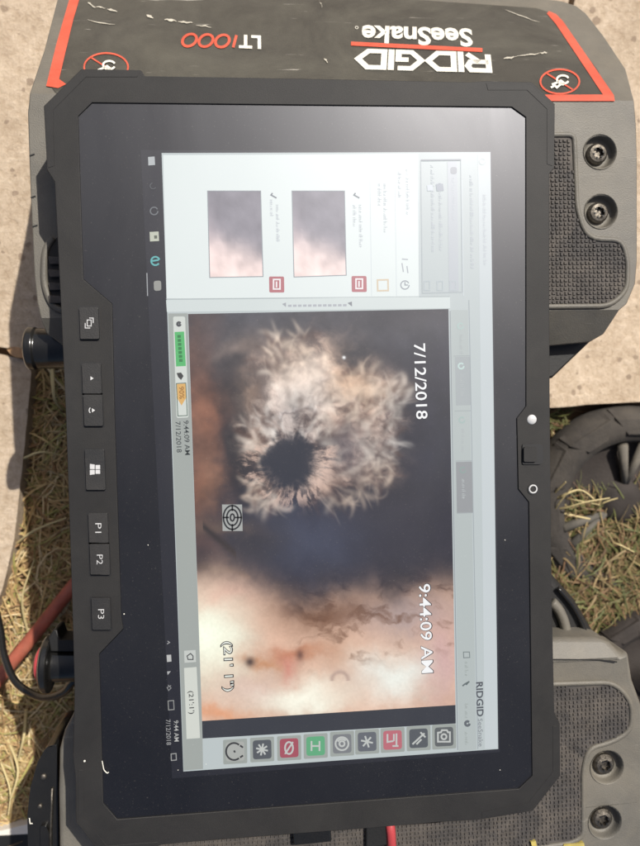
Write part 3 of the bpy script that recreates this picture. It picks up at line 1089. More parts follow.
def thumb(X, Y, U, V):
    n = fbm(U * 5, V * 7, 4, 3)
    s = 1 / (1 + np.exp(-((V - .66 - .22 * (U - .4) + .12 * (n - .5)) / .055)))
    dark = np.array([.23, .215, .245])[None, None] * (.75 + .5 * n[..., None])
    lite = np.array([.85, .68, .64])[None, None] * (.75 + .5 * n[..., None])
    left = np.exp(-((U + .05) / .2) ** 2 - ((V - .55) / .3) ** 2)[..., None]
    return dark * (1 - s[..., None]) + lite * s[..., None] + left * np.array([.12, .09, .09])
for q in ([(207.5, 191), (260.6, 191), (263, 276.5), (209.7, 277.5)], [(292, 191), (344.5, 191), (346.2, 275.2), (294, 277)]):
    gridpic('thumbnail', q, 24, 36, zs[3], thumb, M_THUMB)
    dsp('thumbnail_frame', strokes_px([('c', q)], .9, zs[4]), (.3, .32, .34), .9)
def dashes(x, y0, y1, n, wd, skew=.01):
    out = []
    y = y0
    h = 2.6
    while y < y1:
        for k in range(random.randint(2, 6)):
            xx = x + skew * (y - y0)
            t = random.random()
            up = h * (.95 if t > .7 else .5)
            if t < .3:
                out.append([(xx - h * .5, y), (xx + up * .4, y + .9)])
            else:
                out.append([(xx - h * .5, y), (xx + up, y)])
            if t > .5:
                out.append([(xx + up * .2, y), (xx + up * .2, y + .9)])
            y += random.uniform(1.1, 1.7)
        y += 1.3
    return out
grey = (.50, .53, .56)
for (x, y0, y1, n, wd) in [(277, 205, 243, 9, 3), (271, 200, 214, 3, 2), (360, 205, 242, 9, 3), (354, 205, 218, 3, 2), (384.5, 184, 230, 11, 2.6), (379, 184, 200, 4, 2), (407, 169, 214, 10, 2.4), (399, 172, 192, 4, 2),
                           (432, 165, 250, 15, 2.2), (440, 183, 250, 12, 2.2), (453, 178, 220, 8, 2.6), (471, 175, 270, 14, 2.2), (484, 195, 262, 12, 2.2)]:
    dsp('list_text', strokes_px(dashes(x, y0, y1, n, wd), .62, zs[4]), grey, .95)
for (x, y) in [(273.5, 195), (356.5, 195)]:
    dsp('tick', strokes_px([[(x - 1, y - 2), (x - 2.5, y), (x + 3, y + 3)]], 1.4, zs[4]), (.2, .22, .25), .8)
for (x, y) in [(276.5, 284.5), (359, 284)]:
    dsp('icon', fill_px(round_px([(x - 7.5, y - 8), (x + 7.5, y - 8), (x + 7.8, y + 8), (x - 7.2, y + 8)], 1.5), zs[4]), (.55, .18, .20), .75)
    dsp('icon_page', strokes_px([('c', [(x - 3, y - 5), (x + 3.5, y - 5), (x + 3.5, y + 4.5), (x - 3, y + 4.5)]), [(x, y - 3), (x, y + 3)]], 1.5, zs[5]), (.95, .9, .9), .8)
dsp('icon', strokes_px([('c', [(377.5, 280), (388, 279.7), (388.3, 290.5), (377.8, 290.8)])], 1.6, zs[4]), (.75, .62, .45), .8)
dsp('icon', strokes_px([circ(405, 285, 4.2, n=14), [(405, 282), (405, 285), (408, 285)]], 1.1, zs[4]), (.35, .38, .42), .8)
dsp('icon', strokes_px([[(402, 259), (408, 259.5)], [(402, 263), (403.5, 272)], [(407, 266), (408, 273)]], 1.1, zs[4]), (.45, .48, .52), .8)
for x in (370, 395, 418.5, 462):
    dsp('list_line', strokes_px([[(x, 180), (x + 1.6, 296)]], .6, zs[3]), (.55, .6, .62), 1.0)
dsp('option_box', strokes_px([('c', [(421, 160), (461, 159.5), (462.5, 292), (422.5, 293)])], .8, zs[4]), (.42, .46, .48), .9)
dsp('option_header', fill_px([(447.5, 161.5), (457, 161.3), (458.7, 291), (449, 291.5)], zs[3]), (.6, .64, .68), .72)
dsp('option_edge', strokes_px([[(421, 160.2), (461, 159.7)]], 1.4, zs[5]), (.2, .22, .25), .9)
dsp('icon', fill_px(round_px([(450.5, 167), (457, 167), (457, 174), (450.5, 174)], 2.5), zs[4]), (.3, .32, .35), .9)
dsp('icon', fill_px([(436, 184), (443, 183.6), (444, 190.5), (437, 191)], zs[5]), (.3, .33, .38), .9)
dsp('icon', fill_px([(427, 185), (432.5, 184.8), (433, 190.5), (427.5, 190.8)], zs[5]), (.5, .54, .58), 1)
for x in (427, 440, 453):
    dsp('icon', strokes_px([('c', [(x - 2.5, 281), (x + 3, 281), (x + 3, 290), (x - 2.5, 290)])], 1.0, zs[5]), (.45, .5, .52), .95)
dsp('icon', strokes_px([circ(482.5, 161.5, 3, n=10)], 1.0, zs[4]), (.5, .55, .55), .9)
dsp('minimise_box', fill_px([(455, 357), (470, 356.5), (471, 405), (456, 405.5)], zs[3]), (.78, .85, .86), .45)
for (y, c) in [(326, .45), (366, .55), (420, .4), (470, .28)]:
    dsp('tool_icon', strokes_px([circ(460.5 + (y - 320) * .016, y, 2.8, n=9)], 1.6, zs[4]), (.30, .38, .36), c / .35)
    dsp('tool_text', strokes_px(dashes(460.7 + (y - 320) * .016, y + 9, y + 27, 4, 2.2), .62, zs[4]), (.52, .56, .56), .75)
for y in (356, 411, 461, 513):
    dsp('tool_divider', strokes_px([[(453 + (y - 311) * .017, y), (469 + (y - 311) * .02, y - .4)]], .6, zs[4]), (.4, .44, .45), .8)
dsp('tool_tab', fill_px([(456, 462), (472, 461.5), (473, 513), (457, 513.5)], zs[3]), (.75, .78, .80), .36)
# lower right tools and the title
for y in (654, 696, 724):
    dsp('tool_text', strokes_px(dashes(466, y + 8, y + 22, 4, 2), .62, zs[4]), (.45, .5, .48), .7)
dsp('tool_icon', strokes_px([('c', [(463.5, 652), (469.5, 652), (469.8, 657.5), (463.8, 657.8)])], .9, zs[4]), (.3, .35, .35), .6)
dsp('tool_icon', strokes_px([[(462.5, 686), (465, 684), (469.5, 681.5)], [(466, 685), (468.5, 682)]], 1.5, zs[4]), (.2, .24, .24), .6)
dsp('tool_icon', strokes_px([circ(467.5, 723.5, 2.2, n=9)], 2.4, zs[4]), (.18, .2, .22), .6)
dsp('title_text', text_px('RIDGID', (479.5, 682), (480.3, 716.5), 7, zs[4], .025), (.12, .13, .15), .6)
dsp('title_text', text_px('SeeSnake', (480.3, 718.5), (480.9, 746.5), 4.6, zs[4], .01), (.28, .3, .32), .8)

# video picture
def video(X, Y, U, V):
    n1 = fbm(X / 40, Y / 40, 5, 1)
    n2 = fbm(X / 14 + 9, Y / 14, 4, 21)
    n3 = fbm(X / 90, Y / 90, 3, 31)
    wx, wy = X + 26 * (n1 - .5) + 12 * (n2 - .5), Y + 26 * (fbm(X / 40 + 50, Y / 40, 5, 41) - .5) + 12 * (n2 - .5)
    def G(cx, cy, sx, sy, warp=True, p=2):
        a, b = (wx, wy) if warp else (X, Y)
        return np.exp(-np.abs((a - cx) / sx) ** p - np.abs((b - cy) / sy) ** p)[..., None]
    col = np.zeros(X.shape + (3,)) + np.array([.020, .018, .028])
    def mixin(m, c, k=1.0):
        nonlocal col
        m = np.clip(m * k, 0, 1)
        col = col * (1 - m) + np.array(c) * m
    mixin(G(240, 325, 70, 40), (.13, .115, .11), .8)
    mixin(G(320, 330, 140, 22), (.070, .068, .078), .85)
    # brown pipe wall at the left
    mixin(G(204, 440, 20, 100, p=3), (.26, .125, .075), .95)
    mixin(G(213, 500, 16, 45), (.25, .15, .10), .6)
    mixin(G(226, 372, 14, 22), (.055, .045, .045), .8)
    mixin(G(243, 425, 19, 60, p=3), (.030, .024, .022), .95)
    mixin(G(250, 520, 30, 34), (.030, .026, .030), .9)
    mixin(G(196, 345, 10, 30), (.14, .08, .06), .8)
    # mass of roots
    ang = np.arctan2(Y - 462, X - 290)
    rad = np.hypot(X - 290, Y - 462)
    streak = fbm(ang * 7 + 1.6 * n1, rad / 38 + 3 * n3, 5, 51, .65)
    streak2 = fbm(ang * 10 + 5 * n1, rad / 14, 5, 61, .7)
    dd = np.sqrt(((wx - 322) / 86) ** 2 + ((wy - 418) / 84) ** 2) + .32 * (streak - .5)
    m = 1 / (1 + np.exp((dd - .86) / .075))
    iso = fbm(wx / 15, wy / 15, 5, 131, .6)
    ridge = 1 - np.abs(2 * fbm(wx / 24 + 3, wy / 24, 4, 141, .6) - 1) * 2.2
    br = np.clip(.52 + 1.0 * (streak - .5) + .8 * (streak2 - .5) + 2.2 * (iso - .5) + .55 * (ridge - .6), 0, 1)[..., None]
    rc = np.array([.10, .055, .04]) * (1 - br) + np.array([.78, .58, .46]) * br
    col = col * (1 - m[..., None] * .92) + rc * m[..., None] * .92
    mixin(G(305, 385, 30, 26), (.95, .80, .68), .6)
    mixin(G(352, 385, 34, 18), (.85, .62, .46), .55)
    mixin(G(336, 440, 26, 22), (.16, .12, .11), .6)
    mixin(G(352, 352, 24, 18), (.03, .03, .036), .85)
    mixin(G(268, 350, 26, 20), (.33, .25, .21), .5)
    mixin(G(386, 390, 18, 9), (.60, .44, .36), .5)
    mixin(G(236, 352, 16, 10), (.34, .25, .20), .6)
    mixin(G(252, 392, 12, 16), (.42, .27, .18), .55)
    mixin(G(226, 398, 9, 14), (.16, .09, .06), .6)
    mixin(G(258, 432, 9, 22), (.50, .33, .23), .45)
    # loops of root
    for (cx, cy, r0, t) in [(322, 392, 13, 2.6), (372, 404, 20, 2.2), (300, 420, 16, 2), (345, 412, 12, 1.8)]:
        rr = np.hypot(wx - cx, (wy - cy) * 1.25)
        arc = np.exp(-((rr - r0) / t) ** 2) * ((Y < cy + 2) | (X > cx + 4))
        mixin(arc[..., None], (.17, .11, .10), .5)
        arc = np.exp(-((rr - r0 - 3.2) / 2) ** 2) * (Y < cy)
        mixin(arc[..., None], (.80, .66, .58), .3)
    rs = np.random.default_rng(77)
    gx = (X[0, -1] - X[0, 0]) / (X.shape[1] - 1)
    gy = (Y[-1, 0] - Y[0, 0]) / (X.shape[0] - 1)
    cen = [(305, 388, 30), (350, 398, 26), (372, 436, 26), (335, 482, 26), (268, 440, 18), (290, 360, 26), (385, 400, 16), (365, 470, 22), (265, 490, 14), (320, 425, 22)]
    for q in range(620):
        c = cen[int(rs.integers(len(cen)))]
        a0 = rs.uniform(0, 2 * math.pi)
        rr0 = c[2] * math.sqrt(rs.random())
        x, y = c[0] + rr0 * math.cos(a0), c[1] + rr0 * math.sin(a0)
        th = math.atan2(y - 462, x - 290) + rs.normal(0, .7)
        cu = rs.normal(0, .06)
        sg = rs.uniform(.6, 2.3)
        lite = rs.random() < .56
        cc = np.array([.98, .82, .68]) * rs.uniform(.55, 1.0) if lite else np.array([.11, .055, .035])
        nst = int(rs.uniform(10, 26))
        for i in range(nst):
            x += math.cos(th) * 1.1
            y += math.sin(th) * 1.1
            th += cu
            j0, i0 = int((y - 311) / gy), int((x - 190 - (y - 311) * .03) / gx)
            w_ = int(4 / gx)
            sl = (slice(max(j0 - w_ - 8, 0), j0 + w_ + 8), slice(max(i0 - w_ - 8, 0), i0 + w_ + 8))
            if col[sl].size == 0:
                continue
            k = np.exp(-((X[sl] - x) ** 2 + (Y[sl] - y) ** 2) / (2 * sg * sg))[..., None] * (.13 * math.sin(math.pi * (i + .5) / nst))
            col[sl] = col[sl] * (1 - k) + cc * k
    blot = fbm(X / 17 + 40, Y / 17, 3, 151)[..., None]
    col = col * (.55 + .9 * blot) * (1 + (n3[..., None] - .5) * np.array([.5, .1, -.35]))
    mixin(G(345, 452, 22, 26), (.15, .125, .14), .55)
    mixin(G(306, 378, 24, 20), (.98, .86, .76), .45)
    mixin(G(360, 388, 26, 9), (.92, .70, .52), .45)
    # dark mouth with ragged edge
    rh = rad * (1 + .20 * (streak2 - .5) + .75 * (iso - .5))
    hole = 1 / (1 + np.exp((rh - 26.5) / 2.0))
    mixin(hole[..., None], (.020, .024, .038))
    tuft = np.exp(-((rad - 38 + 14 * (iso - .5)) / 9) ** 2) * np.clip((streak2 + .5 * iso - .68) * 5, 0, 1) * (Y > 445)
    mixin(tuft[..., None], (.70, .52, .43), .8)
    # bluish sky reflection painted in below the roots, dark patches beside it
    mixin(G(300, 540, 70, 34), (.085, .10, .16), .7)
    mixin(G(400, 530, 60, 50), (.030, .026, .040), .6)
    mixin(G(255, 545, 40, 22), (.045, .040, .045), .8)
    # stroke at the lower left
    mixin(G(222, 533, 30, 8), (.20, .14, .10), .5)
    dl = np.abs((Y - 528) - .85 * (X - 205)) / 1.3
    mixin((np.exp(-(dl / (2.2 + 2 * n2)) ** 2) * ((X > 203) & (X < 236)))[..., None], (.035, .026, .022), .9)
    dl = np.abs((Y - 566) - .22 * (X - 200) + 8 * (n2 - .5))
    mixin((np.exp(-(dl / 3.5) ** 2) * (X < 250))[..., None], (.05, .034, .03), .85)
    # bright pipe floor
    yb = 574 + 28 * np.clip((X - 215) / 80, 0, 1) - 12 * np.clip((X - 340) / 110, 0, 1) + 34 * (n1 - .5)
    s = (1 / (1 + np.exp(-(Y - yb) / 7.5)))[..., None]
    fl = np.array([.66, .45, .34]) * (.75 + .5 * n1[..., None]) + 0 * col
    def fm(mm, c, k=1.0):
        nonlocal fl
        mm = np.clip(mm * k, 0, 1)
        fl = fl * (1 - mm) + np.array(c) * mm
    fm(G(205, 640, 42, 46), (.92, .95, .80), 1)
    fm(G(232, 592, 30, 16), (.85, .58, .46), .8)
    fm(G(325, 612, 42, 17), (.24, .12, .06), .95)
    fm(G(405, 618, 46, 18), (.42, .34, .33), .8)
    fm(G(300, 652, 36, 8), (.52, .22, .11), .85)
    fm(G(262, 660, 20, 6), (.55, .28, .14), .8)
    fm(G(289, 666, 10, 14), (.62, .25, .19), .75)
    fm(G(345, 655, 34, 20), (.60, .40, .28), .6)
    fm(G(395, 675, 40, 24), (.82, .84, .78), .95)
    fm(G(440, 665, 18, 40), (.62, .42, .40), .85)
    fm(G(250, 690, 30, 14), (.70, .50, .44), .6)
    fm(G(222, 714, 30, 8), (.72, .36, .20), .9)
    fm(G(300, 698, 50, 16), (.92, .92, .80), .9)
    fm(np.clip((fbm(wx / 20, wy / 10, 5, 71) - .54) * 5, 0, 1)[..., None] * (1 / (1 + np.exp(-(X - 285 - 50 * (n1 - .5)) / 9)) / (1 + np.exp((Y - 652 - 60 * (n1 - .5)) / 7)))[..., None], (.20, .095, .045), .75)
    fm(np.exp(-((X - 250) / 5) ** 2 - ((Y - 662) / 5) ** 2)[..., None], (.06, .035, .03), .9)
    fm(np.exp(-((X - 300) / 4) ** 2 - ((Y - 655) / 6) ** 2)[..., None], (.14, .07, .05), .8)
    fm((np.exp(-((np.hypot(X - 340, Y - 680) - 8) / 2.2) ** 2) * (Y < 681))[..., None], (.45, .33, .28), .7)
    col = col * (1 - s) + fl * s
    col = col * (.95 + .10 * fbm(X / 2.2, Y / 2.2, 2, 91))[..., None]
    mixin(np.exp(-((X - 344) / 1.5) ** 2 - ((Y - 357.5) / 1.5) ** 2)[..., None], (.95, .95, .95))
    return np.clip(col, 0, 1) ** 1.18
M_VID = screen_attr('video_picture')
gridpic('video_picture', [(188, 314), (448.5, 309), (455.5, 705), (202, 721)], 360, 540, zs[3], video, M_VID)
dsp('video_border', fill_px([(202, 721), (455.5, 705), (455.8, 723.5), (202.5, 738.5)], zs[2]), (.028, .030, .036))

def overlay(s, a, b, h):
    dsp('overlay_shadow', text_px(s, (a[0] + .2, a[1] - .6), (b[0] + .2, b[1] + .6), h + 1.4, zs[4], .032), (.02, .02, .025), .5)
    dsp('overlay_text', text_px(s, a, b, h, zs[5], .008), (1, 1, 1), .82)
overlay('7/12/2018', (419.5, 343.5), (422, 419), 11.5)
overlay('9:44:09 AM', (424.5, 584), (427.5, 673), 11.5)
dsp('overlay_shadow', text_px("(21' 1\")", (226.5, 641), (228, 692), 13, zs[5], .045), (.02, .02, .02), .6)
dsp('overlay_text', text_px("(21' 1\")", (226.5, 641.7), (228, 691.3), 11.0, zs[6], -.004), (.95, .97, .88), .75)

# sonde marker
mk = [(222, 504.5), (242, 504.5), (242.6, 531), (222.6, 531)]
dsp('marker', fill_px(mk, zs[4]), (.8, .82, .78), .42)
mx_, my_ = 232.3, 517.5
dsp('marker_rings', strokes_px([('c', circ(mx_, my_, 9, 12, 20)), ('c', circ(mx_, my_, 5.6, 8, 18)), ('c', circ(mx_, my_, 2, 3.5, 12)), [(223, my_), (229, my_)], [(235, my_), (242, my_)], [(mx_, 505), (mx_, 511)], [(mx_, 524), (mx_, 531)]], 1.6, zs[5]), (.02, .02, .02), .5)

# icon row
ics = [(235, 751.5), (262, 749.5), (289, 748), (315.5, 746), (342, 743.7), (367, 741.7), (392.5, 740), (418.5, 738.3), (444, 736.7)]
tiles = [(.75, .77, .72), (.10, .11, .12), (.42, .09, .12), (.13, .44, .22), (.22, .23, .24), (.14, .15, .17), (.55, .16, .19), (.10, .11, .12), (.13, .14, .14)]
for i, ((x, y), tcx) in enumerate(zip(ics, tiles)):
    dsp('tool_button', fill_px(round_px([(x - 12, y - 11.6), (x + 12, y - 13), (x + 12.3, y + 11.6), (x - 11.7, y + 13)], 1.5), zs[2]), (.72, .78, .72), .42)
    dsp('tool_tile', fill_px(round_px([(x - 9.3, y - 9), (x + 9.2, y - 10), (x + 9.6, y + 9), (x - 9, y + 10)], 3), zs[3]), tcx, .8 if i else .48)
    gl = (.85, .88, .84)
    wd = 1.7
    if i == 0:
        ln, gl, wd = [circ(x - 1, y, 8, 8.5, 18, .9, 5.4), [(x + 5, y - 6), (x + 8, y - 4)], [(x + 5, y + 6), (x + 8, y + 4)], [(x - 1, y - 1), (x, y + 1)]], (.06, .06, .06), 1.8
    elif i in (1, 5):
        ln = [[(x - 6 * math.cos(a), y - 6 * math.sin(a)), (x + 6 * math.cos(a), y + 6 * math.sin(a))] for a in [k * math.pi / (4 if i == 1 else 3) + .2 for k in range(4 if i == 1 else 3)]]
    elif i == 2:
        ln = [('c', circ(x, y, 4, 6, 16)), [(x - 4, y + 6), (x + 4, y - 6)]]
    elif i == 3:
        ln = [[(x - 4, y - 5), (x - 4, y + 5)], [(x + 4, y - 5), (x + 4, y + 5)], [(x - 4, y), (x + 4, y)]]
    elif i == 4:
        ln = [('c', circ(x, y, 6.5, n=18)), ('c', circ(x, y, 2.6, n=12)), circ(x, y, 4.6, n=8, a0=3.6, a1=5.6)]
    elif i == 6:
        ln = [[(x - 5, y - 6), (x - 5, y + 2), (x + 1, y + 1)], [(x + 4, y - 6.5), (x + 4, y + 6)], [(x, y + 6), (x + 6, y + 6)], [(x + 1.4, y - 6), (x + 1.4, y + 1)]]
    elif i == 7:
        ln = [[(x - 6, y + 6), (x + 6, y - 5)], [(x + 2, y - 6), (x + 7, y - 1)], [(x - 2, y + 6), (x + 3, y + 1)]]
    else:
        ln = [('c', [(x - 6, y - 4), (x - 3, y - 4.4), (x - 2, y - 6.5), (x + 3, y - 6.5), (x + 4, y - 4.4), (x + 6, y - 4.4), (x + 6, y + 5), (x - 6, y + 5)]), ('c', circ(x, y, 2.6, n=12))]
    dsp('tool_glyph', strokes_px(ln, wd, zs[4]), gl, .55)

# specks of grit on the tablet
for (x, y, r, z) in [(84.5, 761, 1.1, ZF), (206, 764, .6, zg), (124, 614, .7, ZF), (178, 770, .5, zg), (500, 770, .5, zg), (148, 545, .5, zg), (505, 540, .5, zg)]:
    c = at(x, y, z)
    s = r * .00040
    mesh('grit_speck', *lathe([(s, 0), (s * .8, s * .6), (.00001, s * .8)], Matrix.Translation(Vector(c)), 7, False), M_WHITE, tab)
V, Fc = tube(smooth_path([tuple(at(x, y, zg + .0012)) for x, y in [(102, 761), (103, 766), (104, 770), (107, 773), (108.5, 772)]], 4), .00022, 5)
mesh('lint', V, Fc, M_WHITE, tab)

# ================================================================== THINGS ON THE GROUND
def single(name, vf, mat, label, cat, group=None, **kw):
    o = mesh(name, *vf, mat, None, **kw)
    o['label'] = label
    o['category'] = cat
    if group:
        o['group'] = group
    return o

z1 = ZD + .024
P = smooth_path([tuple(at(x, y, z1)) for x, y in [(-90, 800), (-40, 730), (-4, 682), (30, 640), (75, 584), (110, 548), (140, 530)]], 6)
single('red_hose', tube(P, .0041, 14), M_HOSE, 'orange red rubber hose crossing the straw beside the black knob', 'hose', smooth=True)
P = smooth_path([tuple(at(x, y, z)) for x, y, z in [(-30, 560, .0), (-8, 600, .012), (0, 628, .025), (4, 655, .038), (15, 681, .05), (34, 695, .06), (49, 697.5, .068), (64, 692, .075), (76, 680, .08), (110, 660, .085)]], 6)
single('power_cable', tube(P, .0020, 10), M_BLACKGLOSS, 'thin black cable looping below the black knob', 'cable', smooth=True)

# wheels half hidden beside the case
def wheel(px, py, z, R, tiltx, tilty, tyre, disc, label, spin=0.0, spokes=5):
    c = at(px, py, z)
    t = thing('wheel', label, 'wheel', tuple(c))
    M = Matrix.Translation(Vector(c)) @ Matrix.Rotation(tiltx, 4, 'X') @ Matrix.Rotation(tilty, 4, 'Y') @ Matrix.Rotation(spin, 4, 'Z')
    prof = [(R * .66, -.012), (R * .80, -.017), (R * .95, -.013), (R, -.004), (R, .004), (R * .95, .012), (R * .82, .016), (R * .68, .012), (R * .62, .003)]
    mesh('tyre', *lathe(prof, M, 48, False), tyre, t, smooth=True)
    for k in range(11):
        q = M @ Matrix.Rotation(k * 2 * math.pi / 11, 4, 'Z')
        a = 2 * math.pi / 11 * .46
        V = []
        for (r, h) in [(R * .76, .0160), (R * .94, .0145), (R * 1.015, .004)]:
            for s in (-a * (.55 if r < R * .8 else 1), a * (.55 if r < R * .8 else 1)):
                V.append(tuple(q @ Vector((r * math.cos(s), r * math.sin(s), h))))
        for (r, h) in [(R * .72, .011), (R * .92, .009), (R * .97, .002)]:
            for s in (-a * (.55 if r < R * .8 else 1), a * (.55 if r < R * .8 else 1)):
                V.append(tuple(q @ Vector((r * math.cos(s), r * math.sin(s), h))))
        Fc = [(0, 2, 3, 1), (2, 4, 5, 3), (0, 6, 8, 2), (2, 8, 10, 4), (1, 3, 9, 7), (3, 5, 11, 9), (0, 1, 7, 6), (4, 10, 11, 5)]
        mesh('tread_block', V, Fc, tyre, t, bevel=.0006)
    mesh('hub_disc', *lathe([(R * .70, .006), (R * .52, .003), (R * .24, .003), (R * .20, .009), (R * .10, .010), (.0001, .010)], M, 32, False), disc, t, smooth=True)
    for k in range(spokes):
        for dl in (-.16, .16):
            a = k * 2 * math.pi / spokes
            V, Fc = tube([tuple(M @ Vector((R * .2 * math.cos(a), R * .2 * math.sin(a), .006))), tuple(M @ Vector((R * .64 * math.cos(a + dl), R * .72 * math.sin(a + dl), .011)))], [.0022, .0034], 8)
            mesh('spoke', V, Fc, M_SPOKE, t, smooth=True)
    return t
wheel(618, 500, ZD + .006, .064, .17, .05, M_TYRE, M_TYREDARK, 'dusty grey treaded wheel with pale spokes sunk in grass at the paving edge', spin=math.pi / 2 - .03, spokes=3)
wheel(648, 676, ZD + .006, .049, .05, -.05, M_TYREDARK, M_TYREDARK, 'dark brown wheel lying against the black shell of the lower case half', spin=.4, spokes=0)

# black panel with a white edge at the lower left
pn = thing('panel', 'black panel with a white edge strip lying in the straw beside the latch', 'panel', tuple(at(-20, 870, ZD)))
mesh('panel_board', *prism(pxl([(-150, 862), (0, 836), (60, 828), (75, 960), (-150, 990)], ZD + .016), ZD), M_BLACK, pn, bevel=.001)
mesh('edge_strip', *prism(pxl([(-150, 856), (-30, 837), (0, 831), (28, 824), (60, 817), (60, 827.5), (27, 834), (0, 835.5), (-150, 861.5)], ZD + .018), ZD), M_BOARD, pn, bevel=.0012)

# leaf, stones
def leaf(px, py, z, L_, wdt, ang, label):
    c = np.array(at(px, py, z))
    V, Fc = [], []
    n = 7
    for i in range(n):
        t = i / (n - 1)
        hw = wdt * math.sin(math.pi * (.08 + .88 * t)) * .5
        for s in (-1, 0, 1):
            x, y = (t - .5) * L_, s * hw
            V.append((c[0] + x * math.cos(ang) - y * math.sin(ang), c[1] + x * math.sin(ang) + y * math.cos(ang), z + .002 * abs(s) + .003 * math.sin(3 * t)))
    for i in range(n - 1):
        for k in range(2):
            Fc.append((i * 3 + k, (i + 1) * 3 + k, (i + 1) * 3 + k + 1, i * 3 + k + 1))
    single('leaf', (V, Fc), M_LEAF, label, 'leaf', smooth=True, solid=.0004)
leaf(20, 353, .001, .014, .006, -.35, 'dried orange leaf on the paving joint beside the black knob')

def stone(px, py, r, label, seed):
    c = np.array(at(px, py, ZD))
    rr = random.Random(seed)
    V, Fc = [], []
    n, m = 10, 6
    for j in range(m + 1):
        ph = math.pi * j / m
        for k in range(n):
            a = 2 * math.pi * k / n
            q = r * (1 + rr.uniform(-.16, .16))
            V.append((c[0] + q * math.sin(ph) * math.cos(a), c[1] + q * .75 * math.sin(ph) * math.sin(a), c[2] + r * .35 + q * .6 * math.cos(ph)))
    for j in range(m):
        for k in range(n):
            l = (k + 1) % n
            Fc.append((j * n + k, (j + 1) * n + k, (j + 1) * n + l, j * n + l))
    single('stone', (V, Fc), M_STONE, label, 'stone', 'stones in the straw', smooth=True)
stone(27, 505, .0048, 'small pinkish stone lying in the straw beside the paving slab', 1)

# straw and grass
WHEELS = [(618, 500, 110, 496), (648, 676, 82, 720)]
conc_polys = [[(p[0], p[1]) for p in pxl(s, 0)] for s in slabs]
def blades(n, boxes, seed, name, label, kind_col, lmin, lmax, flatness, wr=(.0003, .0008)):
    r = np.random.default_rng(seed)
    V, Fc, Cc = [], [], []
    cnt = 0
    while cnt < n:
        bx = boxes[int(r.integers(len(boxes)))]
        px, py = r.uniform(bx[0], bx[1]), r.uniform(bx[2], bx[3])
        b = np.array(at(px, py, ZD))
        if any((px - wx_) ** 2 + (py - wy_) ** 2 < wr_ ** 2 and py < wl_ + 14 * r.random() for wx_, wy_, wr_, wl_ in WHEELS):
            continue
        if any(inside((b[0], b[1]), q) for q in conc_polys):
            continue
        cnt += 1
        Ln = r.uniform(lmin, lmax)
        a = r.uniform(0, 2 * math.pi)
        cur = r.normal(0, 1.0)
        el = r.uniform(*flatness)
        wdt = r.uniform(*wr)
        base, tip = kind_col(r, px, py)
        seg = 5
        p = b + np.array([0, 0, r.uniform(0, .004)])
        k = len(V)
        for i in range(seg + 1):
            t = i / seg
            aa = a + cur * t
            e = el * (1 - 1.5 * t)
            ww = wdt * (1 - .75 * t * t)
            s = np.array([-math.sin(aa), math.cos(aa), 0]) * ww
            V += [tuple(p - s), tuple(p + s + np.array([0, 0, ww * .7]))]
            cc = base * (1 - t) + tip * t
            Cc += [cc, cc]
            p = p + np.array([math.cos(aa) * math.cos(e), math.sin(aa) * math.cos(e), math.sin(e)]) * Ln / seg
            p[2] = max(p[2], ZD + .0008 + r.uniform(0, .001))
        for i in range(seg):
            q = k + 2 * i
            Fc.append((q, q + 2, q + 3, q + 1))
    o = mesh(name, V, Fc, M_GRASS)
    colours(o, np.array(Cc))
    o['kind'] = 'stuff'
    o['label'] = label
    o['category'] = 'grass'
    return o
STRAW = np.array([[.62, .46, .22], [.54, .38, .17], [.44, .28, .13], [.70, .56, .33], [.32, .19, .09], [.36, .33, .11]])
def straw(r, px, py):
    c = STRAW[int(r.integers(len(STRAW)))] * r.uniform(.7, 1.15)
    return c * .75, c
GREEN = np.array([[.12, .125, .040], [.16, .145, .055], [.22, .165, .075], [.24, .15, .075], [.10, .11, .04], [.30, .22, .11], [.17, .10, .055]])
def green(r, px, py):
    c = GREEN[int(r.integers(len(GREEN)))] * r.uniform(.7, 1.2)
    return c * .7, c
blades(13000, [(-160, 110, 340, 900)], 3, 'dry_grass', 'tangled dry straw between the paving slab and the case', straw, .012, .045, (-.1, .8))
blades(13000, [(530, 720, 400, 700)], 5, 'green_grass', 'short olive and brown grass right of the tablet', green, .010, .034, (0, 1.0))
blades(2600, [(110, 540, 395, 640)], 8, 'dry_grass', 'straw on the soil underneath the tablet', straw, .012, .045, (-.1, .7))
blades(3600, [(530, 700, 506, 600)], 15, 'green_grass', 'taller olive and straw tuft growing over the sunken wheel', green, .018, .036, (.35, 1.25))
LIT = np.array([[.20, .12, .06], [.30, .20, .10], [.12, .07, .04], [.36, .27, .15]])
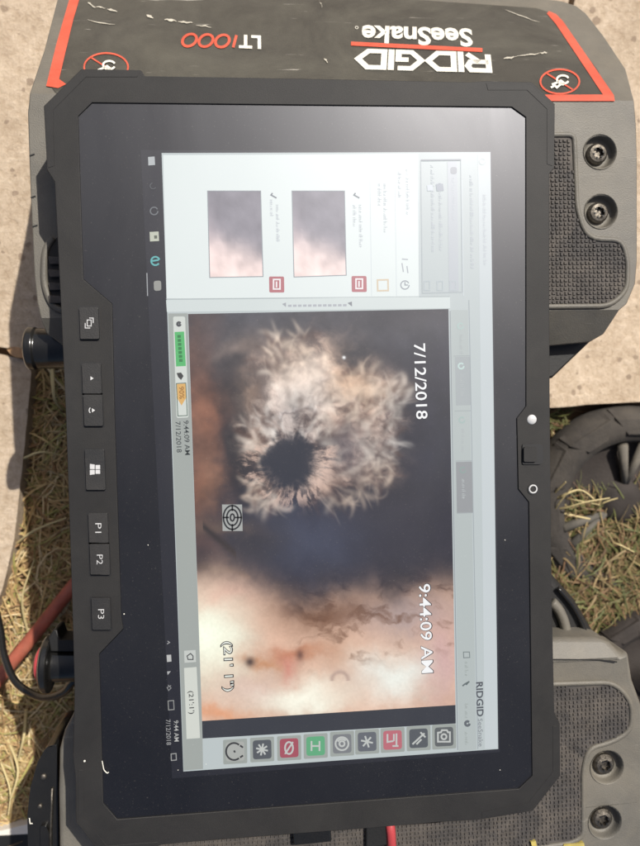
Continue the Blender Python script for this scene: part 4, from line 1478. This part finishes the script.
def litter(r, px, py):
    c = LIT[int(r.integers(len(LIT)))] * r.uniform(.6, 1.2)
    return c, c
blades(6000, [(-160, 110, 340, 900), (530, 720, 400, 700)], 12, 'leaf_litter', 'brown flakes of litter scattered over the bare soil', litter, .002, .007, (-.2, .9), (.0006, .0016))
# long pale stems over the wheel
def stems(lst, name, label):
    parts = []
    for (pts, r0) in lst:
        P = smooth_path([tuple(at(x, y, z)) for x, y, z in pts], 5)
        n = len(P)
        parts.append(tube(P, [r0 * (1 - .6 * i / n) for i in range(n)], 5))
    V, Fc = join(*parts)
    o = mesh(name, V, Fc, M_GRASS)
    colours(o, np.tile(np.array([.55, .45, .23]), (len(V), 1)))
    o['kind'] = 'stuff'
    o['label'] = label
    o['category'] = 'grass'
stems([([(546, 505, -.01), (562, 496, .006), (580, 490, .010), (594, 499, .012)], .0010), ([(548, 503, -.01), (556, 492, .004), (566, 482, .012)], .0009), ([(548, 510, -.01), (565, 508, .004), (586, 502, .012), (610, 498, .012)], .0008),
       ([(550, 512, -.012), (570, 515, -.006), (590, 519, -.006)], .0013), ([(605, 540, -.015), (620, 545, -.005), (634, 552, -.005)], .0009), ([(560, 498, -.01), (575, 500, .006), (600, 505, .010)], .0007),
       ([(590, 520, -.015), (600, 505, .006), (618, 498, .012)], .0008), ([(552, 520, -.01), (558, 505, .005), (572, 488, .014)], .0007)], 'grass_stem', 'long pale dry stems lying across the treaded wheel')
stems([([(52, 370, 0), (53, 385, .006), (55, 400, .004), (62, 410, -.01)], .0014), ([(20, 460, -.005), (40, 452, .01), (60, 455, .004)], .0009), ([(15, 545, -.01), (35, 530, .005), (66, 518, .004)], .0010), ([(30, 640, -.01), (22, 600, 0), (34, 560, .004)], .0008),
       ([(8, 740, -.01), (18, 770, .004), (10, 800, .006)], .0011), ([(26, 710, -.01), (24, 735, .004), (18, 760, .0)], .0013), ([(0, 760, -.01), (10, 790, 0), (8, 815, .002)], .0009)], 'grass_stem', 'long pale dry stems lying in the straw beside the paving slab')
